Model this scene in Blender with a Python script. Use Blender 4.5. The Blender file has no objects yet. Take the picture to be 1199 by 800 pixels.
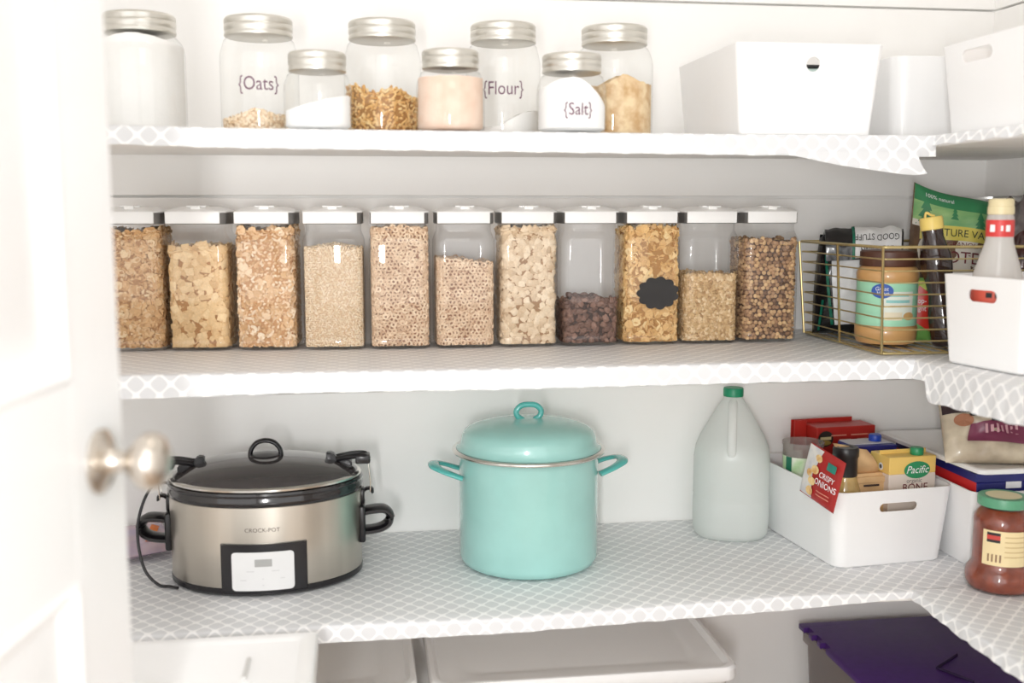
import bpy, bmesh, math, random
import numpy as np
from mathutils import Vector, Matrix, noise
PI = math.pi
R = math.radians
S = bpy.context.scene
COL = S.collection
random.seed(7)

# ------------------------------------------------------------------ colour and materials
def lin(c):
    return tuple(((v/255)/12.92 if v/255 <= .04045 else ((v/255+.055)/1.055)**2.4) for v in c) + (1,)

MATS = {}
def newmat(name):
    m = bpy.data.materials.new(name); m.use_nodes = True
    nt = m.node_tree; nt.nodes.clear()
    out = nt.nodes.new('ShaderNodeOutputMaterial')
    return m, nt, out

def pm(name, rgb, rough=.5, metal=0., var=.04, scale=30., bump=0., bscale=200., spec=.5, coat=0., sss=0., rgb2=None, stretch=None):
    """principled material; a noise mixes two close tones"""
    if name in MATS: return MATS[name]
    m, nt, out = newmat(name)
    b = nt.nodes.new('ShaderNodeBsdfPrincipled')
    nt.links.new(b.outputs[0], out.inputs[0])
    b.inputs['Roughness'].default_value = rough
    b.inputs['Metallic'].default_value = metal
    b.inputs['Specular IOR Level'].default_value = spec
    b.inputs['Coat Weight'].default_value = coat
    if coat: b.inputs['Coat Roughness'].default_value = .06
    tc = nt.nodes.new('ShaderNodeTexCoord')
    mp = nt.nodes.new('ShaderNodeMapping'); nt.links.new(tc.outputs['Object'], mp.inputs[0])
    if stretch: mp.inputs['Scale'].default_value = stretch
    n = nt.nodes.new('ShaderNodeTexNoise'); n.inputs['Scale'].default_value = scale; n.inputs['Detail'].default_value = 4
    nt.links.new(mp.outputs[0], n.inputs['Vector'])
    r = nt.nodes.new('ShaderNodeValToRGB')
    c = lin(rgb)
    c2 = lin(rgb2) if rgb2 else tuple(max(0, x*(1-var)) for x in c[:3])+(1,)
    r.color_ramp.elements[0].position = .35; r.color_ramp.elements[1].position = .65
    r.color_ramp.elements[0].color = c2; r.color_ramp.elements[1].color = c
    nt.links.new(n.outputs[0], r.inputs[0]); nt.links.new(r.outputs[0], b.inputs['Base Color'])
    if bump:
        n2 = nt.nodes.new('ShaderNodeTexNoise'); n2.inputs['Scale'].default_value = bscale
        nt.links.new(mp.outputs[0], n2.inputs['Vector'])
        bp = nt.nodes.new('ShaderNodeBump'); bp.inputs['Strength'].default_value = bump; bp.inputs['Distance'].default_value = .002
        nt.links.new(n2.outputs[0], bp.inputs['Height']); nt.links.new(bp.outputs[0], b.inputs['Normal'])
    MATS[name] = m
    return m

def tone_mat(name, c1, c2, rough=.75, spec=.3, c3=None):
    """pieces: every piece carries its own tone as a point attribute"""
    m, nt, out = newmat(name)
    b = nt.nodes.new('ShaderNodeBsdfPrincipled'); nt.links.new(b.outputs[0], out.inputs[0])
    b.inputs['Roughness'].default_value = rough; b.inputs['Specular IOR Level'].default_value = spec
    a = nt.nodes.new('ShaderNodeAttribute'); a.attribute_name = 'tone'
    r = nt.nodes.new('ShaderNodeValToRGB')
    r.color_ramp.elements[0].color = lin(c1); r.color_ramp.elements[1].color = lin(c2)
    if c3:
        e = r.color_ramp.elements.new(.5); e.color = lin(c3)
    nt.links.new(a.outputs['Fac'], r.inputs[0])
    tc = nt.nodes.new('ShaderNodeTexCoord')
    n = nt.nodes.new('ShaderNodeTexNoise'); n.inputs['Scale'].default_value = 350
    nt.links.new(tc.outputs['Object'], n.inputs['Vector'])
    mx = nt.nodes.new('ShaderNodeMix'); mx.data_type = 'RGBA'; mx.blend_type = 'MULTIPLY'
    mx.inputs[0].default_value = .35
    nt.links.new(r.outputs[0], mx.inputs[6])
    mr = nt.nodes.new('ShaderNodeMapRange'); mr.inputs[1].default_value = .3; mr.inputs[2].default_value = .7
    mr.inputs[3].default_value = .7; mr.inputs[4].default_value = 1.1
    nt.links.new(n.outputs[0], mr.inputs[0]); nt.links.new(mr.outputs[0], mx.inputs[7])
    nt.links.new(mx.outputs[2], b.inputs['Base Color'])
    return m

def thin_clear(name, tint=(1, 1, 1), edge=(.55, .56, .56), rough=.03, milky=0., milk=(235, 238, 236), refl=1.0):
    """thin-walled clear glass or plastic: see-through, darker where seen edge-on, Fresnel gloss"""
    m, nt, out = newmat(name)
    tr = nt.nodes.new('ShaderNodeBsdfTransparent')
    gl = nt.nodes.new('ShaderNodeBsdfGlossy'); gl.inputs['Roughness'].default_value = rough
    lw = nt.nodes.new('ShaderNodeLayerWeight'); lw.inputs[0].default_value = .25
    rp = nt.nodes.new('ShaderNodeValToRGB')
    rp.color_ramp.elements[0].position = .68; rp.color_ramp.elements[1].position = 1.0
    rp.color_ramp.elements[0].color = tint+(1,); rp.color_ramp.elements[1].color = edge+(1,)
    nt.links.new(lw.outputs['Facing'], rp.inputs[0]); nt.links.new(rp.outputs[0], tr.inputs[0])
    # Schlick reflectance, the same from both sides of the thin wall
    lf = nt.nodes.new('ShaderNodeLayerWeight'); lf.inputs[0].default_value = .5
    pw = nt.nodes.new('ShaderNodeMath'); pw.operation = 'POWER'; pw.inputs[1].default_value = 5
    nt.links.new(lf.outputs['Facing'], pw.inputs[0])
    mul = nt.nodes.new('ShaderNodeMath'); mul.operation = 'MULTIPLY_ADD'; mul.inputs[1].default_value = .55*refl; mul.inputs[2].default_value = .045*refl
    nt.links.new(pw.outputs[0], mul.inputs[0])
    mx = nt.nodes.new('ShaderNodeMixShader'); nt.links.new(mul.outputs[0], mx.inputs[0])
    base = tr
    if milky:
        df = nt.nodes.new('ShaderNodeBsdfDiffuse'); df.inputs[0].default_value = lin(milk)
        tl = nt.nodes.new('ShaderNodeBsdfTranslucent'); tl.inputs[0].default_value = lin(milk)
        m1 = nt.nodes.new('ShaderNodeMixShader'); m1.inputs[0].default_value = .5
        nt.links.new(df.outputs[0], m1.inputs[1]); nt.links.new(tl.outputs[0], m1.inputs[2])
        m2 = nt.nodes.new('ShaderNodeMixShader'); m2.inputs[0].default_value = milky
        nt.links.new(tr.outputs[0], m2.inputs[1]); nt.links.new(m1.outputs[0], m2.inputs[2])
        base = m2
    nt.links.new(base.outputs[0], mx.inputs[1]); nt.links.new(gl.outputs[0], mx.inputs[2])
    nt.links.new(mx.outputs[0], out.inputs[0])
    return m

def liner_mat():
    m, nt, out = newmat('shelf_liner_paper')
    b = nt.nodes.new('ShaderNodeBsdfPrincipled'); nt.links.new(b.outputs[0], out.inputs[0])
    b.inputs['Roughness'].default_value = .45; b.inputs['Specular IOR Level'].default_value = .35
    uv = nt.nodes.new('ShaderNodeUVMap'); uv.uv_map = 'UVMap'
    sp = nt.nodes.new('ShaderNodeSeparateXYZ'); nt.links.new(uv.outputs[0], sp.inputs[0])
    def cosn(sock):
        k = nt.nodes.new('ShaderNodeMath'); k.operation = 'MULTIPLY'; k.inputs[1].default_value = 2*PI/.0335
        nt.links.new(sock, k.inputs[0])
        c = nt.nodes.new('ShaderNodeMath'); c.operation = 'COSINE'; nt.links.new(k.outputs[0], c.inputs[0]); return c
    cu, cv = cosn(sp.outputs[0]), cosn(sp.outputs[1])
    ad = nt.nodes.new('ShaderNodeMath'); ad.operation = 'ADD'
    nt.links.new(cu.outputs[0], ad.inputs[0]); nt.links.new(cv.outputs[0], ad.inputs[1])
    ab = nt.nodes.new('ShaderNodeMath'); ab.operation = 'ABSOLUTE'; nt.links.new(ad.outputs[0], ab.inputs[0])
    r = nt.nodes.new('ShaderNodeValToRGB')
    r.color_ramp.elements[0].position = .10; r.color_ramp.elements[1].position = .26
    r.color_ramp.elements[0].color = lin((247, 247, 247)); r.color_ramp.elements[1].color = lin((217, 218, 220))
    dv = nt.nodes.new('ShaderNodeMath'); dv.operation = 'MULTIPLY'; dv.inputs[1].default_value = .5
    nt.links.new(ab.outputs[0], dv.inputs[0]); nt.links.new(dv.outputs[0], r.inputs[0])
    nt.links.new(r.outputs[0], b.inputs['Base Color'])
    return m

WHITE_PAINT = pm('white_wall_paint', (248, 247, 245), .6, var=.02, scale=3, bump=.05, bscale=60)
TRIM = pm('white_gloss_paint', (246, 246, 246), .35, var=.015, scale=4)
SHELF = pm('white_shelf_board', (246, 244, 241), .5, var=.03, scale=6)
LINER = liner_mat()
WPLAS = pm('white_plastic', (240, 240, 240), .35, var=.01, scale=8)
WPLAS2 = pm('white_lid_plastic', (244, 244, 243), .3, var=.01)
GREYPL = pm('grey_plastic', (120, 118, 116), .4)
DGREY = pm('dark_gasket', (70, 66, 68), .5)
GLASS = thin_clear('jar_glass', (.985, .988, .984), (.26, .27, .26))
CLEARPL = thin_clear('clear_plastic', (.985, .985, .985), (.70, .69, .68), refl=1.1)
TINLID = pm('brushed_tin', (214, 211, 203), .32, .85, var=.06, scale=40, stretch=(1, 1, 8))
BLACKPL = pm('black_plastic', (26, 24, 27), .28, var=.1)
BLACKGL = pm('black_glazed', (28, 24, 26), .12, var=.1, coat=.5)
STEEL = pm('brushed_steel', (206, 199, 188), .30, .95, var=.12, scale=18, stretch=(1, 1, .04))
CHROME = pm('polished_steel', (225, 222, 216), .16, 1., var=.03)
NICKEL = pm('satin_nickel', (214, 206, 196), .24, .95, var=.04)
TEAL = pm('teal_enamel', (158, 207, 201), .22, var=.07, scale=14, coat=.6)
TEALD = pm('teal_enamel_handle', (84, 178, 172), .2, var=.05, coat=.6)
BRASS = pm('brass_wire', (212, 192, 138), .32, .85, var=.1, scale=60)

def flat(name, rgb, rough=.55): return pm(name, rgb, rough, var=.05, scale=25)

# ------------------------------------------------------------------ object helpers
def tag(o, label=None, cat=None, group=None, kind=None):
    if label: o['label'] = label
    if cat: o['category'] = cat
    if group: o['group'] = group
    if kind: o['kind'] = kind
    return o

def thing(name, loc, label, cat, group=None, rz=0, kind=None):
    o = bpy.data.objects.new(name, None); COL.objects.link(o)
    o.empty_display_size = .02
    o.location = loc; o.rotation_euler = (0, 0, rz)
    return tag(o, label, cat, group, kind)

def obj(name, bm, mats, parent=None, smooth=40, loc=None, recalc=True):
    if recalc: bmesh.ops.recalc_face_normals(bm, faces=bm.faces)
    me = bpy.data.meshes.new(name); bm.to_mesh(me); bm.free()
    if not isinstance(mats, (list, tuple)): mats = [mats]
    for m in mats: me.materials.append(m)
    if smooth:
        me.polygons.foreach_set('use_smooth', [True]*len(me.polygons))
        me.set_sharp_from_angle(angle=R(smooth))
    o = bpy.data.objects.new(name, me); COL.objects.link(o)
    if parent: o.parent = parent
    if loc: o.location = loc
    return o

def BM(): return bmesh.new()

def box(bm, x0, x1, y0, y1, z0, z1, bev=0, seg=2, mat=None, mi=0):
    M = Matrix.Translation(((x0+x1)/2, (y0+y1)/2, (z0+z1)/2)) @ Matrix.Diagonal((x1-x0, y1-y0, z1-z0, 1))
    if mat: M = mat @ M
    t = BM(); bmesh.ops.create_cube(t, size=1)
    bmesh.ops.transform(t, matrix=M, verts=t.verts)
    if bev: bmesh.ops.bevel(t, geom=t.edges[:], offset=bev, segments=seg, affect='EDGES', profile=.5)
    join(bm, t, mi)

def join(bm, t, mi=0):
    vm = {v: bm.verts.new(v.co) for v in t.verts}
    for f in t.faces:
        try:
            nf = bm.faces.new([vm[v] for v in f.verts]); nf.material_index = mi if mi else f.material_index
        except ValueError: pass
    t.free()

def loft(bm, loops, cap0=True, cap1=True, closed=True, mi=0):
    rings = [[bm.verts.new(p) for p in L] for L in loops]
    n = len(rings[0])
    for a, b in zip(rings, rings[1:]):
        for i in range(n if closed else n-1):
            j = (i+1) % n
            f = bm.faces.new((a[i], a[j], b[j], b[i])); f.material_index = mi
    if cap0: f = bm.faces.new(rings[0][::-1]); f.material_index = mi
    if cap1: f = bm.faces.new(rings[-1]); f.material_index = mi
    return rings

def rrect(hx, hy, r, n=6):
    r = min(r, hx, hy); pts = []
    for cx, cy, a0 in ((hx-r, hy-r, 0), (-hx+r, hy-r, 90), (-hx+r, -hy+r, 180), (hx-r, -hy+r, 270)):
        for i in range(n+1):
            a = R(a0+90*i/n); pts.append((cx+r*math.cos(a), cy+r*math.sin(a)))
    return pts

def ellip(a, b, n=48): return [(a*math.cos(2*PI*i/n), b*math.sin(2*PI*i/n)) for i in range(n)]
def at(loop, z, cx=0, cy=0): return [(x+cx, y+cy, z) for x, y in loop]

def lathe(bm, prof, seg=48, cx=0, cy=0, cap0=True, cap1=True, mi=0):
    loft(bm, [[(cx+r*math.cos(2*PI*i/seg), cy+r*math.sin(2*PI*i/seg), z) for i in range(seg)] for r, z in prof], cap0, cap1, mi=mi)

def smoothpath(pts, n=8, closed=False):
    P = [Vector(p) for p in pts]; out = []
    m = len(P); rng = m if closed else m-1
    for i in range(rng):
        if closed: a, b, c, d = P[i-1], P[i], P[(i+1) % m], P[(i+2) % m]
        else: a, b, c, d = P[max(i-1, 0)], P[i], P[i+1], P[min(i+2, m-1)]
        for k in range(n):
            t = k/n
            out.append(.5*((2*b)+(c-a)*t+(2*a-5*b+4*c-d)*t*t+(3*b-a-3*c+d)*t**3))
    if not closed: out.append(P[-1])
    return out

def tube(bm, pts, r, seg=10, closed=False, ry=None, upv=None, mi=0):
    P = [Vector(p) for p in pts]; n = len(P); loops = []
    rr = r if isinstance(r, (list, tuple)) else [r]*n
    prev = None
    for i in range(n):
        if closed: t = P[(i+1) % n]-P[i-1]
        else: t = P[min(i+1, n-1)]-P[max(i-1, 0)]
        t.normalize()
        if upv: u = Vector(upv)
        elif prev is None: u = Vector((0, 0, 1)) if abs(t.z) < .9 else Vector((1, 0, 0))
        else: u = prev
        u = (u-t*u.dot(t)).normalized(); prev = u
        v = t.cross(u)
        q = ry if ry else rr[i]
        loops.append([P[i]+u*(rr[i]*math.cos(2*PI*k/seg))+v*(q*math.sin(2*PI*k/seg)) for k in range(seg)])
    if closed: loops.append(loops[0])
    loft(bm, loops, not closed, not closed, mi=mi)
    if closed: bmesh.ops.remove_doubles(bm, verts=bm.verts, dist=1e-6)

def boolean_cut(o, cutter_bm):
    c = obj('cutter', cutter_bm, [], o.parent, smooth=0)
    md = o.modifiers.new('cut', 'BOOLEAN'); md.object = c; md.operation = 'DIFFERENCE'; md.solver = 'EXACT'
    dg = bpy.context.evaluated_depsgraph_get(); dg.update()
    me = bpy.data.meshes.new_from_object(o.evaluated_get(dg))
    o.modifiers.clear(); old = o.data; o.data = me; me.name = old.name
    bpy.data.objects.remove(c)
    me.polygons.foreach_set('use_smooth', [True]*len(me.polygons)); me.set_sharp_from_angle(angle=R(35))

# flat print (letters, emblems) mapped onto a surface fn(u, v, lift) -> point
def text_bm(s, size, squeeze=1., shear=0., spacing=1.):
    cu = bpy.data.curves.new('t', 'FONT'); cu.body = s; cu.size = size; cu.align_x = 'CENTER'; cu.align_y = 'CENTER'
    cu.resolution_u = 3; cu.shear = shear; cu.space_character = spacing
    o = bpy.data.objects.new('t', cu); COL.objects.link(o)
    dg = bpy.context.evaluated_depsgraph_get(); dg.update()
    me = bpy.data.meshes.new_from_object(o.evaluated_get(dg))
    b = BM(); b.from_mesh(me); bpy.data.objects.remove(o); bpy.data.meshes.remove(me)
    for v in b.verts: v.co.x *= squeeze
    return b

def print_on(bm, t, fn, u0=0, v0=0, rot=0, lift=.0006, mi=0, cuts=0):
    if cuts:
        bmesh.ops.triangulate(t, faces=t.faces[:])
        bmesh.ops.subdivide_edges(t, edges=t.edges[:], cuts=cuts, use_grid_fill=True)
    c, s = math.cos(rot), math.sin(rot)
    for v in t.verts:
        x, y = v.co.x, v.co.y
        v.co = fn(u0+x*c-y*s, v0+x*s+y*c, lift)
    join(bm, t, mi)

def poly_bm(pts):
    t = BM(); t.faces.new([t.verts.new((x, y, 0)) for x, y in pts]); return t
def rect_bm(w, h, nx=1, ny=1):
    t = BM(); g = [[t.verts.new((w*(i/nx-.5), h*(j/ny-.5), 0)) for i in range(nx+1)] for j in range(ny+1)]
    for j in range(ny):
        for i in range(nx): t.faces.new((g[j][i], g[j][i+1], g[j+1][i+1], g[j+1][i]))
    return t
def disc_bm(a, b, n=28):
    t = BM(); c = t.verts.new((0, 0, 0)); v = [t.verts.new((a*math.cos(2*PI*i/n), b*math.sin(2*PI*i/n), 0)) for i in range(n)]
    for i in range(n): t.faces.new((c, v[i], v[(i+1) % n]))
    return t
def cyl_fn(r, ang0=-PI/2, cx=0, cy=0):
    return lambda u, v, l: Vector((cx+(r+l)*math.cos(ang0+u/r), cy+(r+l)*math.sin(ang0+u/r), v))
def plane_fn(o, ux, uz, n):
    o, ux, uz, n = Vector(o), Vector(ux).normalized(), Vector(uz).normalized(), Vector(n).normalized()
    return lambda u, v, l: o+ux*u+uz*v+n*l

# ------------------------------------------------------------------ the setting
Z1, Z2, Z3 = 1.6155, 1.2535, .859
XR, XF, YF = 1.284, .915, -.455
FLOOR = .33
def struct(name, bm, m, smooth=0): return tag(obj(name, bm, m, smooth=smooth), kind='structure')

# shiplap boards: a run of planks with a narrow groove between them
grooves = [.30, .39, .767, 1.145, 1.5223, 1.8993, 2.276, 2.66]
bm = BM()
for a, b in zip(grooves, grooves[1:]):
    box(bm, -1.62, XR+.02, 0, .02, a+.0022, b-.0022, .0010, 1)
box(bm, -1.62, XR+.02, .018, .03, .30, 2.66)
struct('wall_back', bm, WHITE_PAINT)
bm = BM()
for a, b in zip(grooves, grooves[1:]):
    box(bm, XR, XR+.02, -1.7, 0, a+.0022, b-.0022, .0010, 1)
box(bm, XR+.018, XR+.03, -1.7, 0, .30, 2.66)
struct('wall_right', bm, WHITE_PAINT)
bm = BM(); box(bm, -1.65, -1.62, -1.7, .03, .30, 2.66); struct('wall_left', bm, WHITE_PAINT)  # unseen wall, set far out to let light in behind the door
bm = BM(); box(bm, -1.65, XR+.03, -1.82, .03, 2.66, 2.70); struct('ceiling', bm, WHITE_PAINT)
bm = BM(); box(bm, -1.8, XR+.4, -2.9, .03, .28, FLOOR)
struct('floor', bm, pm('brown_wood_floor', (172, 152, 132), .4, var=.12, scale=5, stretch=(1, 8, 1)))

bm = BM(); box(bm, .86, XR+.03, -1.82, -1.70, .30, 2.66); box(bm, -1.65, .86, -1.82, -1.70, 2.40, 2.66)
struct('wall_front', bm, WHITE_PAINT)
# panelled door, opened inward beside the camera
E = Vector((-.2405, -.985, 0)); HD = R(9.4)
door = bpy.data.objects.new('door_1', None); COL.objects.link(door); tag(door, kind='structure')
door.location = (E.x, E.y, FLOOR+.01); door.rotation_euler = (0, 0, -HD)   # local: -Y runs to the hinge, +X is the visible face
def door_pt(t, z): return z-FLOOR-.01
DW, DH, DT = .76, 2.03, .035
bm = BM()
panels = [(-DW+.115, -.115, 1.005, 1.90), (-DW+.115, -.115, .16, .825)]
box(bm, -DT, 0, -DW, -.115, 0, .16); box(bm, -DT, 0, -.115, 0, 0, DH, .001, 1); box(bm, -DT, 0, -DW, -DW+.115, .16, DH)
box(bm, -DT, 0, -DW+.115, -.115, .825, 1.005); box(bm, -DT, 0, -DW+.115, -.115, 1.90, DH)
for y0, y1, z0, z1 in panels:
    def lp(i, x): return [(x, y0+i, z0+i), (x, y1-i, z0+i), (x, y1-i, z1-i), (x, y0+i, z1-i)]
    loft(bm, [lp(0, 0), lp(.006, .003), lp(.016, -.002), lp(.024, -.010), lp(.034, -.010), lp(.062, -.003), ], False, True)
    box(bm, -DT, -.014, y0, y1, z0, z1)
obj('door_leaf', bm, TRIM, door, 25)
bm = BM()
kz = 1.2615-FLOOR-.01; ky = -.058
M = Matrix.Translation((0, ky, kz)) @ Matrix.Rotation(PI/2, 4, 'Y')
t = BM(); lathe(t, [(.0, .0), (.031, .0), (.031, .003), (.026, .007), (.014, .010), (.0125, .012), (.0105, .018), (.010, .026), (.012, .030), (.018, .033),
                    (.0245, .039), (.0275, .046), (.0275, .053), (.0235, .060), (.015, .065), (.006, .067), (.0, .0672)], 40, cap0=False, cap1=False)
bmesh.ops.transform(t, matrix=M, verts=t.verts); join(bm, t)
bmesh.ops.remove_doubles(bm, verts=bm.verts, dist=1e-5)
obj('door_knob', bm, NICKEL, door, 50)

# ------------------------------------------------------------------ shelves with their paper liner
def grid_mesh(nu, nv, fn, uvfn):
    """open sheet with metre UVs"""
    bm = BM(); uvl = bm.loops.layers.uv.new('UVMap')
    g = [[bm.verts.new(fn(i/nu, j/nv)) for i in range(nu+1)] for j in range(nv+1)]
    for j in range(nv):
        for i in range(nu):
            f = bm.faces.new((g[j][i], g[j][i+1], g[j+1][i+1], g[j+1][i]))
            for lo, (a, b) in zip(f.loops, ((i, j), (i+1, j), (i+1, j+1), (i, j+1))): lo[uvl].uv = uvfn(a/nu, b/nv)
    return bm

def interp(x, xs, ys): return float(np.interp(x, xs, ys))

def back_shelf(z, label, drop, sag, flap=None):
    t = thing('wall_shelf', (0, 0, z), label, 'shelf')
    x0, x1 = -1.619, XR-.001
    bm = BM()
    def sg(x, y): return sag(x)*min(1, max(0, -y/-YF))**4 if y < 0 else 0
    th = .0165
    n = 64
    xs = [x0+(x1-x0)*i/n for i in range(n+1)]
    ys = [-.001, -.15, -.25, -.32, -.38, -.42, YF]
    top = [[bm.verts.new((x, y, -.0015+sg(x, y))) for x in xs] for y in ys]
    bot = [[bm.verts.new((x, y, -th+sg(x, y))) for x in xs] for y in ys]
    for j in range(len(ys)-1):
        for i in range(n):
            bm.faces.new((top[j][i], top[j+1][i], top[j+1][i+1], top[j][i+1]))
            bm.faces.new((bot[j][i], bot[j][i+1], bot[j+1][i+1], bot[j+1][i]))
    for i in range(n):
        bm.faces.new((top[-1][i], bot[-1][i], bot[-1][i+1], top[-1][i+1]))
        bm.faces.new((top[0][i], top[0][i+1], bot[0][i+1], bot[0][i]))
    for i in (0, n):
        for j in range(len(ys)-1): bm.faces.new((top[j][i], top[j+1][i], bot[j+1][i], bot[j][i]))
    obj('board', bm, SHELF, t, 25)
    # liner: over the top, round the front edge and down
    xe = XF+.012 if True else x1
    prof = [(-.002, 0), (-.1, 0), (-.2, 0), (-.28, 0), (-.34, 0), (-.39, 0), (-.43, 0), (YF-.001, 0), (YF-.0035, -.0015)]
    nd = 5
    def fn(u, v):
        x = x0+.001+(xl-x0)*u
        k = v*(len(prof)-1+nd)
        i = int(round(k))
        if i < len(prof):
            y, zz = prof[i]
            return (x, y, zz+sg(x, y)+.0004)
        f = (i-len(prof)+1)/nd
        d = drop(x)
        w = .0012*math.sin(x*61+z*9)*f+.0008*math.sin(x*143)*f
        return (x, YF-.004-abs(w)-.0015*f, -.0015-(d-.0015)*f+sag(x)+.0005*math.sin(x*90)*f)
    s = [0]
    for a, b in zip(prof, prof[1:]): s.append(s[-1]+math.hypot(b[0]-a[0], b[1]-a[1]))
    def uvf(u, v):
        x = x0+(xl-x0)*u; i = int(round(v*(len(prof)-1+nd)))
        if i < len(prof): return (x, s[i])
        return (x, s[-1]+drop(x)*(i-len(prof)+1)/nd)
    xl = XF-.004
    obj('shelf_liner', grid_mesh(220, len(prof)-1+nd, fn, uvf), LINER, t, 50, recalc=False)
    # liner on the corner square behind the right-hand shelf
    if flap:
        def ff(u, v):
            x = flap[0]+(flap[1]-flap[0])*u
            topz = -.026; d = interp(x, flap[2], flap[3])
            return (x+.012*v*v*(u > .9), YF-.0075-.010*v*u, topz-d*v)
        obj('liner_flap', grid_mesh(24, 6, ff, lambda u, v: (flap[0]+(flap[1]-flap[0])*u, .482+interp(flap[0]+(flap[1]-flap[0])*u, flap[2], flap[3])*v)), LINER, t, 50, recalc=False)
    return t

back_shelf(Z1, 'top white shelf board along the back wall, lined with grey lattice paper, under glass jars', lambda x: interp(x, (-.35, -.2, .1, .9), (.027, .0285, .0295, .033)),
           lambda x: interp(x, (-.4, -.2, .1, .6, .9), (.004, .001, 0, -.001, 0)),
           flap=(.645, .880, (.645, .75, .862, .880), (.002, .022, .037, .034)))
back_shelf(Z2, 'middle white shelf board along the back wall under the row of cereal canisters', lambda x: interp(x, (-.32, -.1, .2, .9), (.034, .030, .031, .031)),
           lambda x: interp(x, (-.3, .2, .9), (.001, -.001, .001)))
back_shelf(Z3, 'lowest white shelf board along the back wall under slow cooker and teal pot', lambda x: interp(x, (-.07, .23, .69, .9), (.0265, .023, .022, .010)),
           lambda x: interp(x, (-.35, -.07, .23, .69, .9), (-.005, -.005, -.009, .003, 0)))

def right_shelf(z, label, drop, front=XF):
    t = thing('wall_shelf', (0, 0, z), label, 'shelf')
    y1 = -1.25
    bm = BM(); box(bm, front, XR-.001, y1, YF-.003, -.0165, -.0016, .001, 1)
    obj('board', bm, SHELF, t, 25)
    xs = [XR-.002, 1.15, 1.05, 1.0, .96, front-.001, front-.0035]
    zs = [0, 0, 0, 0, 0, 0, -.0015]
    nd = 6
    s = [0]
    for a, b in zip(xs, xs[1:]): s.append(s[-1]+abs(b-a))
    def fn(u, v):
        y = YF+.004+(y1-YF)*u; i = int(round(v*(len(xs)-1+nd)))
        if i < len(xs): return (xs[i], y, zs[i]+.0012)
        f = (i-len(xs)+1)/nd; d = drop(y)
        w = abs(.0022*math.sin(y*70)+.0014*math.sin(y*151+1))*f
        return (front-.004-w-.004*f, y, -.0003-(d-.0015)*f+.0012*math.sin(y*97)*f)
    def uvf(u, v):
        y = YF+(y1-YF)*u; i = int(round(v*(len(xs)-1+nd)))
        if i < len(xs): return (y, s[i])
        return (y, s[-1]+drop(y)*(i-len(xs)+1)/nd)
    obj('shelf_liner', grid_mesh(120, len(xs)-1+nd, fn, uvf), LINER, t, 50, recalc=False)
    # corner piece of liner reaching to the back wall
    bm = grid_mesh(6, 6, lambda u, v: (XF-.004+(XR-.003-XF)*u, YF+.006+(-.003-YF-.006)*v, .0009), lambda u, v: (-.455+.455*v, .37*(1-u)))
    obj('liner_corner', bm, LINER, t, 50, recalc=False)
    return t
right_shelf(Z1, 'top white shelf board along the right wall, holding a white bin with a slot', lambda y: .016)
right_shelf(Z2, 'middle white shelf board along the right wall with liner hanging low over its edge', lambda y: interp(-y, (.455, .505, .512, .8, 1.3), (.028, .030, .060, .048, .045)), front=.897)
right_shelf(Z3, 'lowest white shelf board along the right wall under the red sauce jar', lambda y: interp(-y, (.455, .6, 1.3), (.010, .018, .022)))

# ------------------------------------------------------------------ loose contents: real pieces packed against the container wall
def piece_ring(rnd):
    V, F = [], []; n, m = 9, 5; Rr = .0041*rnd.uniform(.9, 1.1); r = .0018
    for i in range(n):
        a = 2*PI*i/n
        for j in range(m):
            b = 2*PI*j/m; V.append(((Rr+r*math.cos(b))*math.cos(a), (Rr+r*math.cos(b))*math.sin(a), r*math.sin(b)))
    for i in range(n):
        for j in range(m):
            F.append((i*m+j, ((i+1) % n)*m+j, ((i+1) % n)*m+(j+1) % m, i*m+(j+1) % m))
    return V, F
def piece_flake(rnd, s=.0085):
    n = 8; V = []; F = []; k = rnd.uniform(.2, .5)/s*.3; w = rnd.uniform(.6, 1)
    pts = [(s*rnd.uniform(.75, 1.2)*math.cos(2*PI*i/n), w*s*rnd.uniform(.75, 1.2)*math.sin(2*PI*i/n)) for i in range(n)]
    for sgn in (1, -1):
        for x, y in pts: V.append((x, y, k*(x*x)*4+sgn*.0006+rnd.uniform(-.0006, .0006)))
        V.append((0, 0, sgn*.0008-.0005))
    for i in range(n):
        j = (i+1) % n
        F.append((n, i, j)); F.append((2*n+1, n+1+j, n+1+i)); F.append((i, n+1+i, n+1+j, j))
    return V, F
def piece_square(rnd, s=.0072, h=.0028):
    V, F = [], []
    m = 5
    for sgn in (1, -1):
        for j in range(m):
            for i in range(m):
                x, y = i/(m-1)*2-1, j/(m-1)*2-1
                e = (1-abs(x)**4)*(1-abs(y)**4)
                V.append((x*s, y*s*.92, sgn*h*(.25+.75*e)*(1 if (i+j) % 2 else .72)))
    for j in range(m-1):
        for i in range(m-1):
            a = j*m+i; F.append((a, a+1, a+m+1, a+m)); b = m*m+a; F.append((b+m, b+m+1, b+1, b))
    bd = [i for i in range(m)]+[m*k+m-1 for k in range(1, m)]+[m*(m-1)+i for i in range(m-2, -1, -1)]+[m*k for k in range(m-2, 0, -1)]
    for a, b in zip(bd, bd[1:]+bd[:1]): F.append((a, a+m*m, b+m*m, b))
    return V, F
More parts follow.
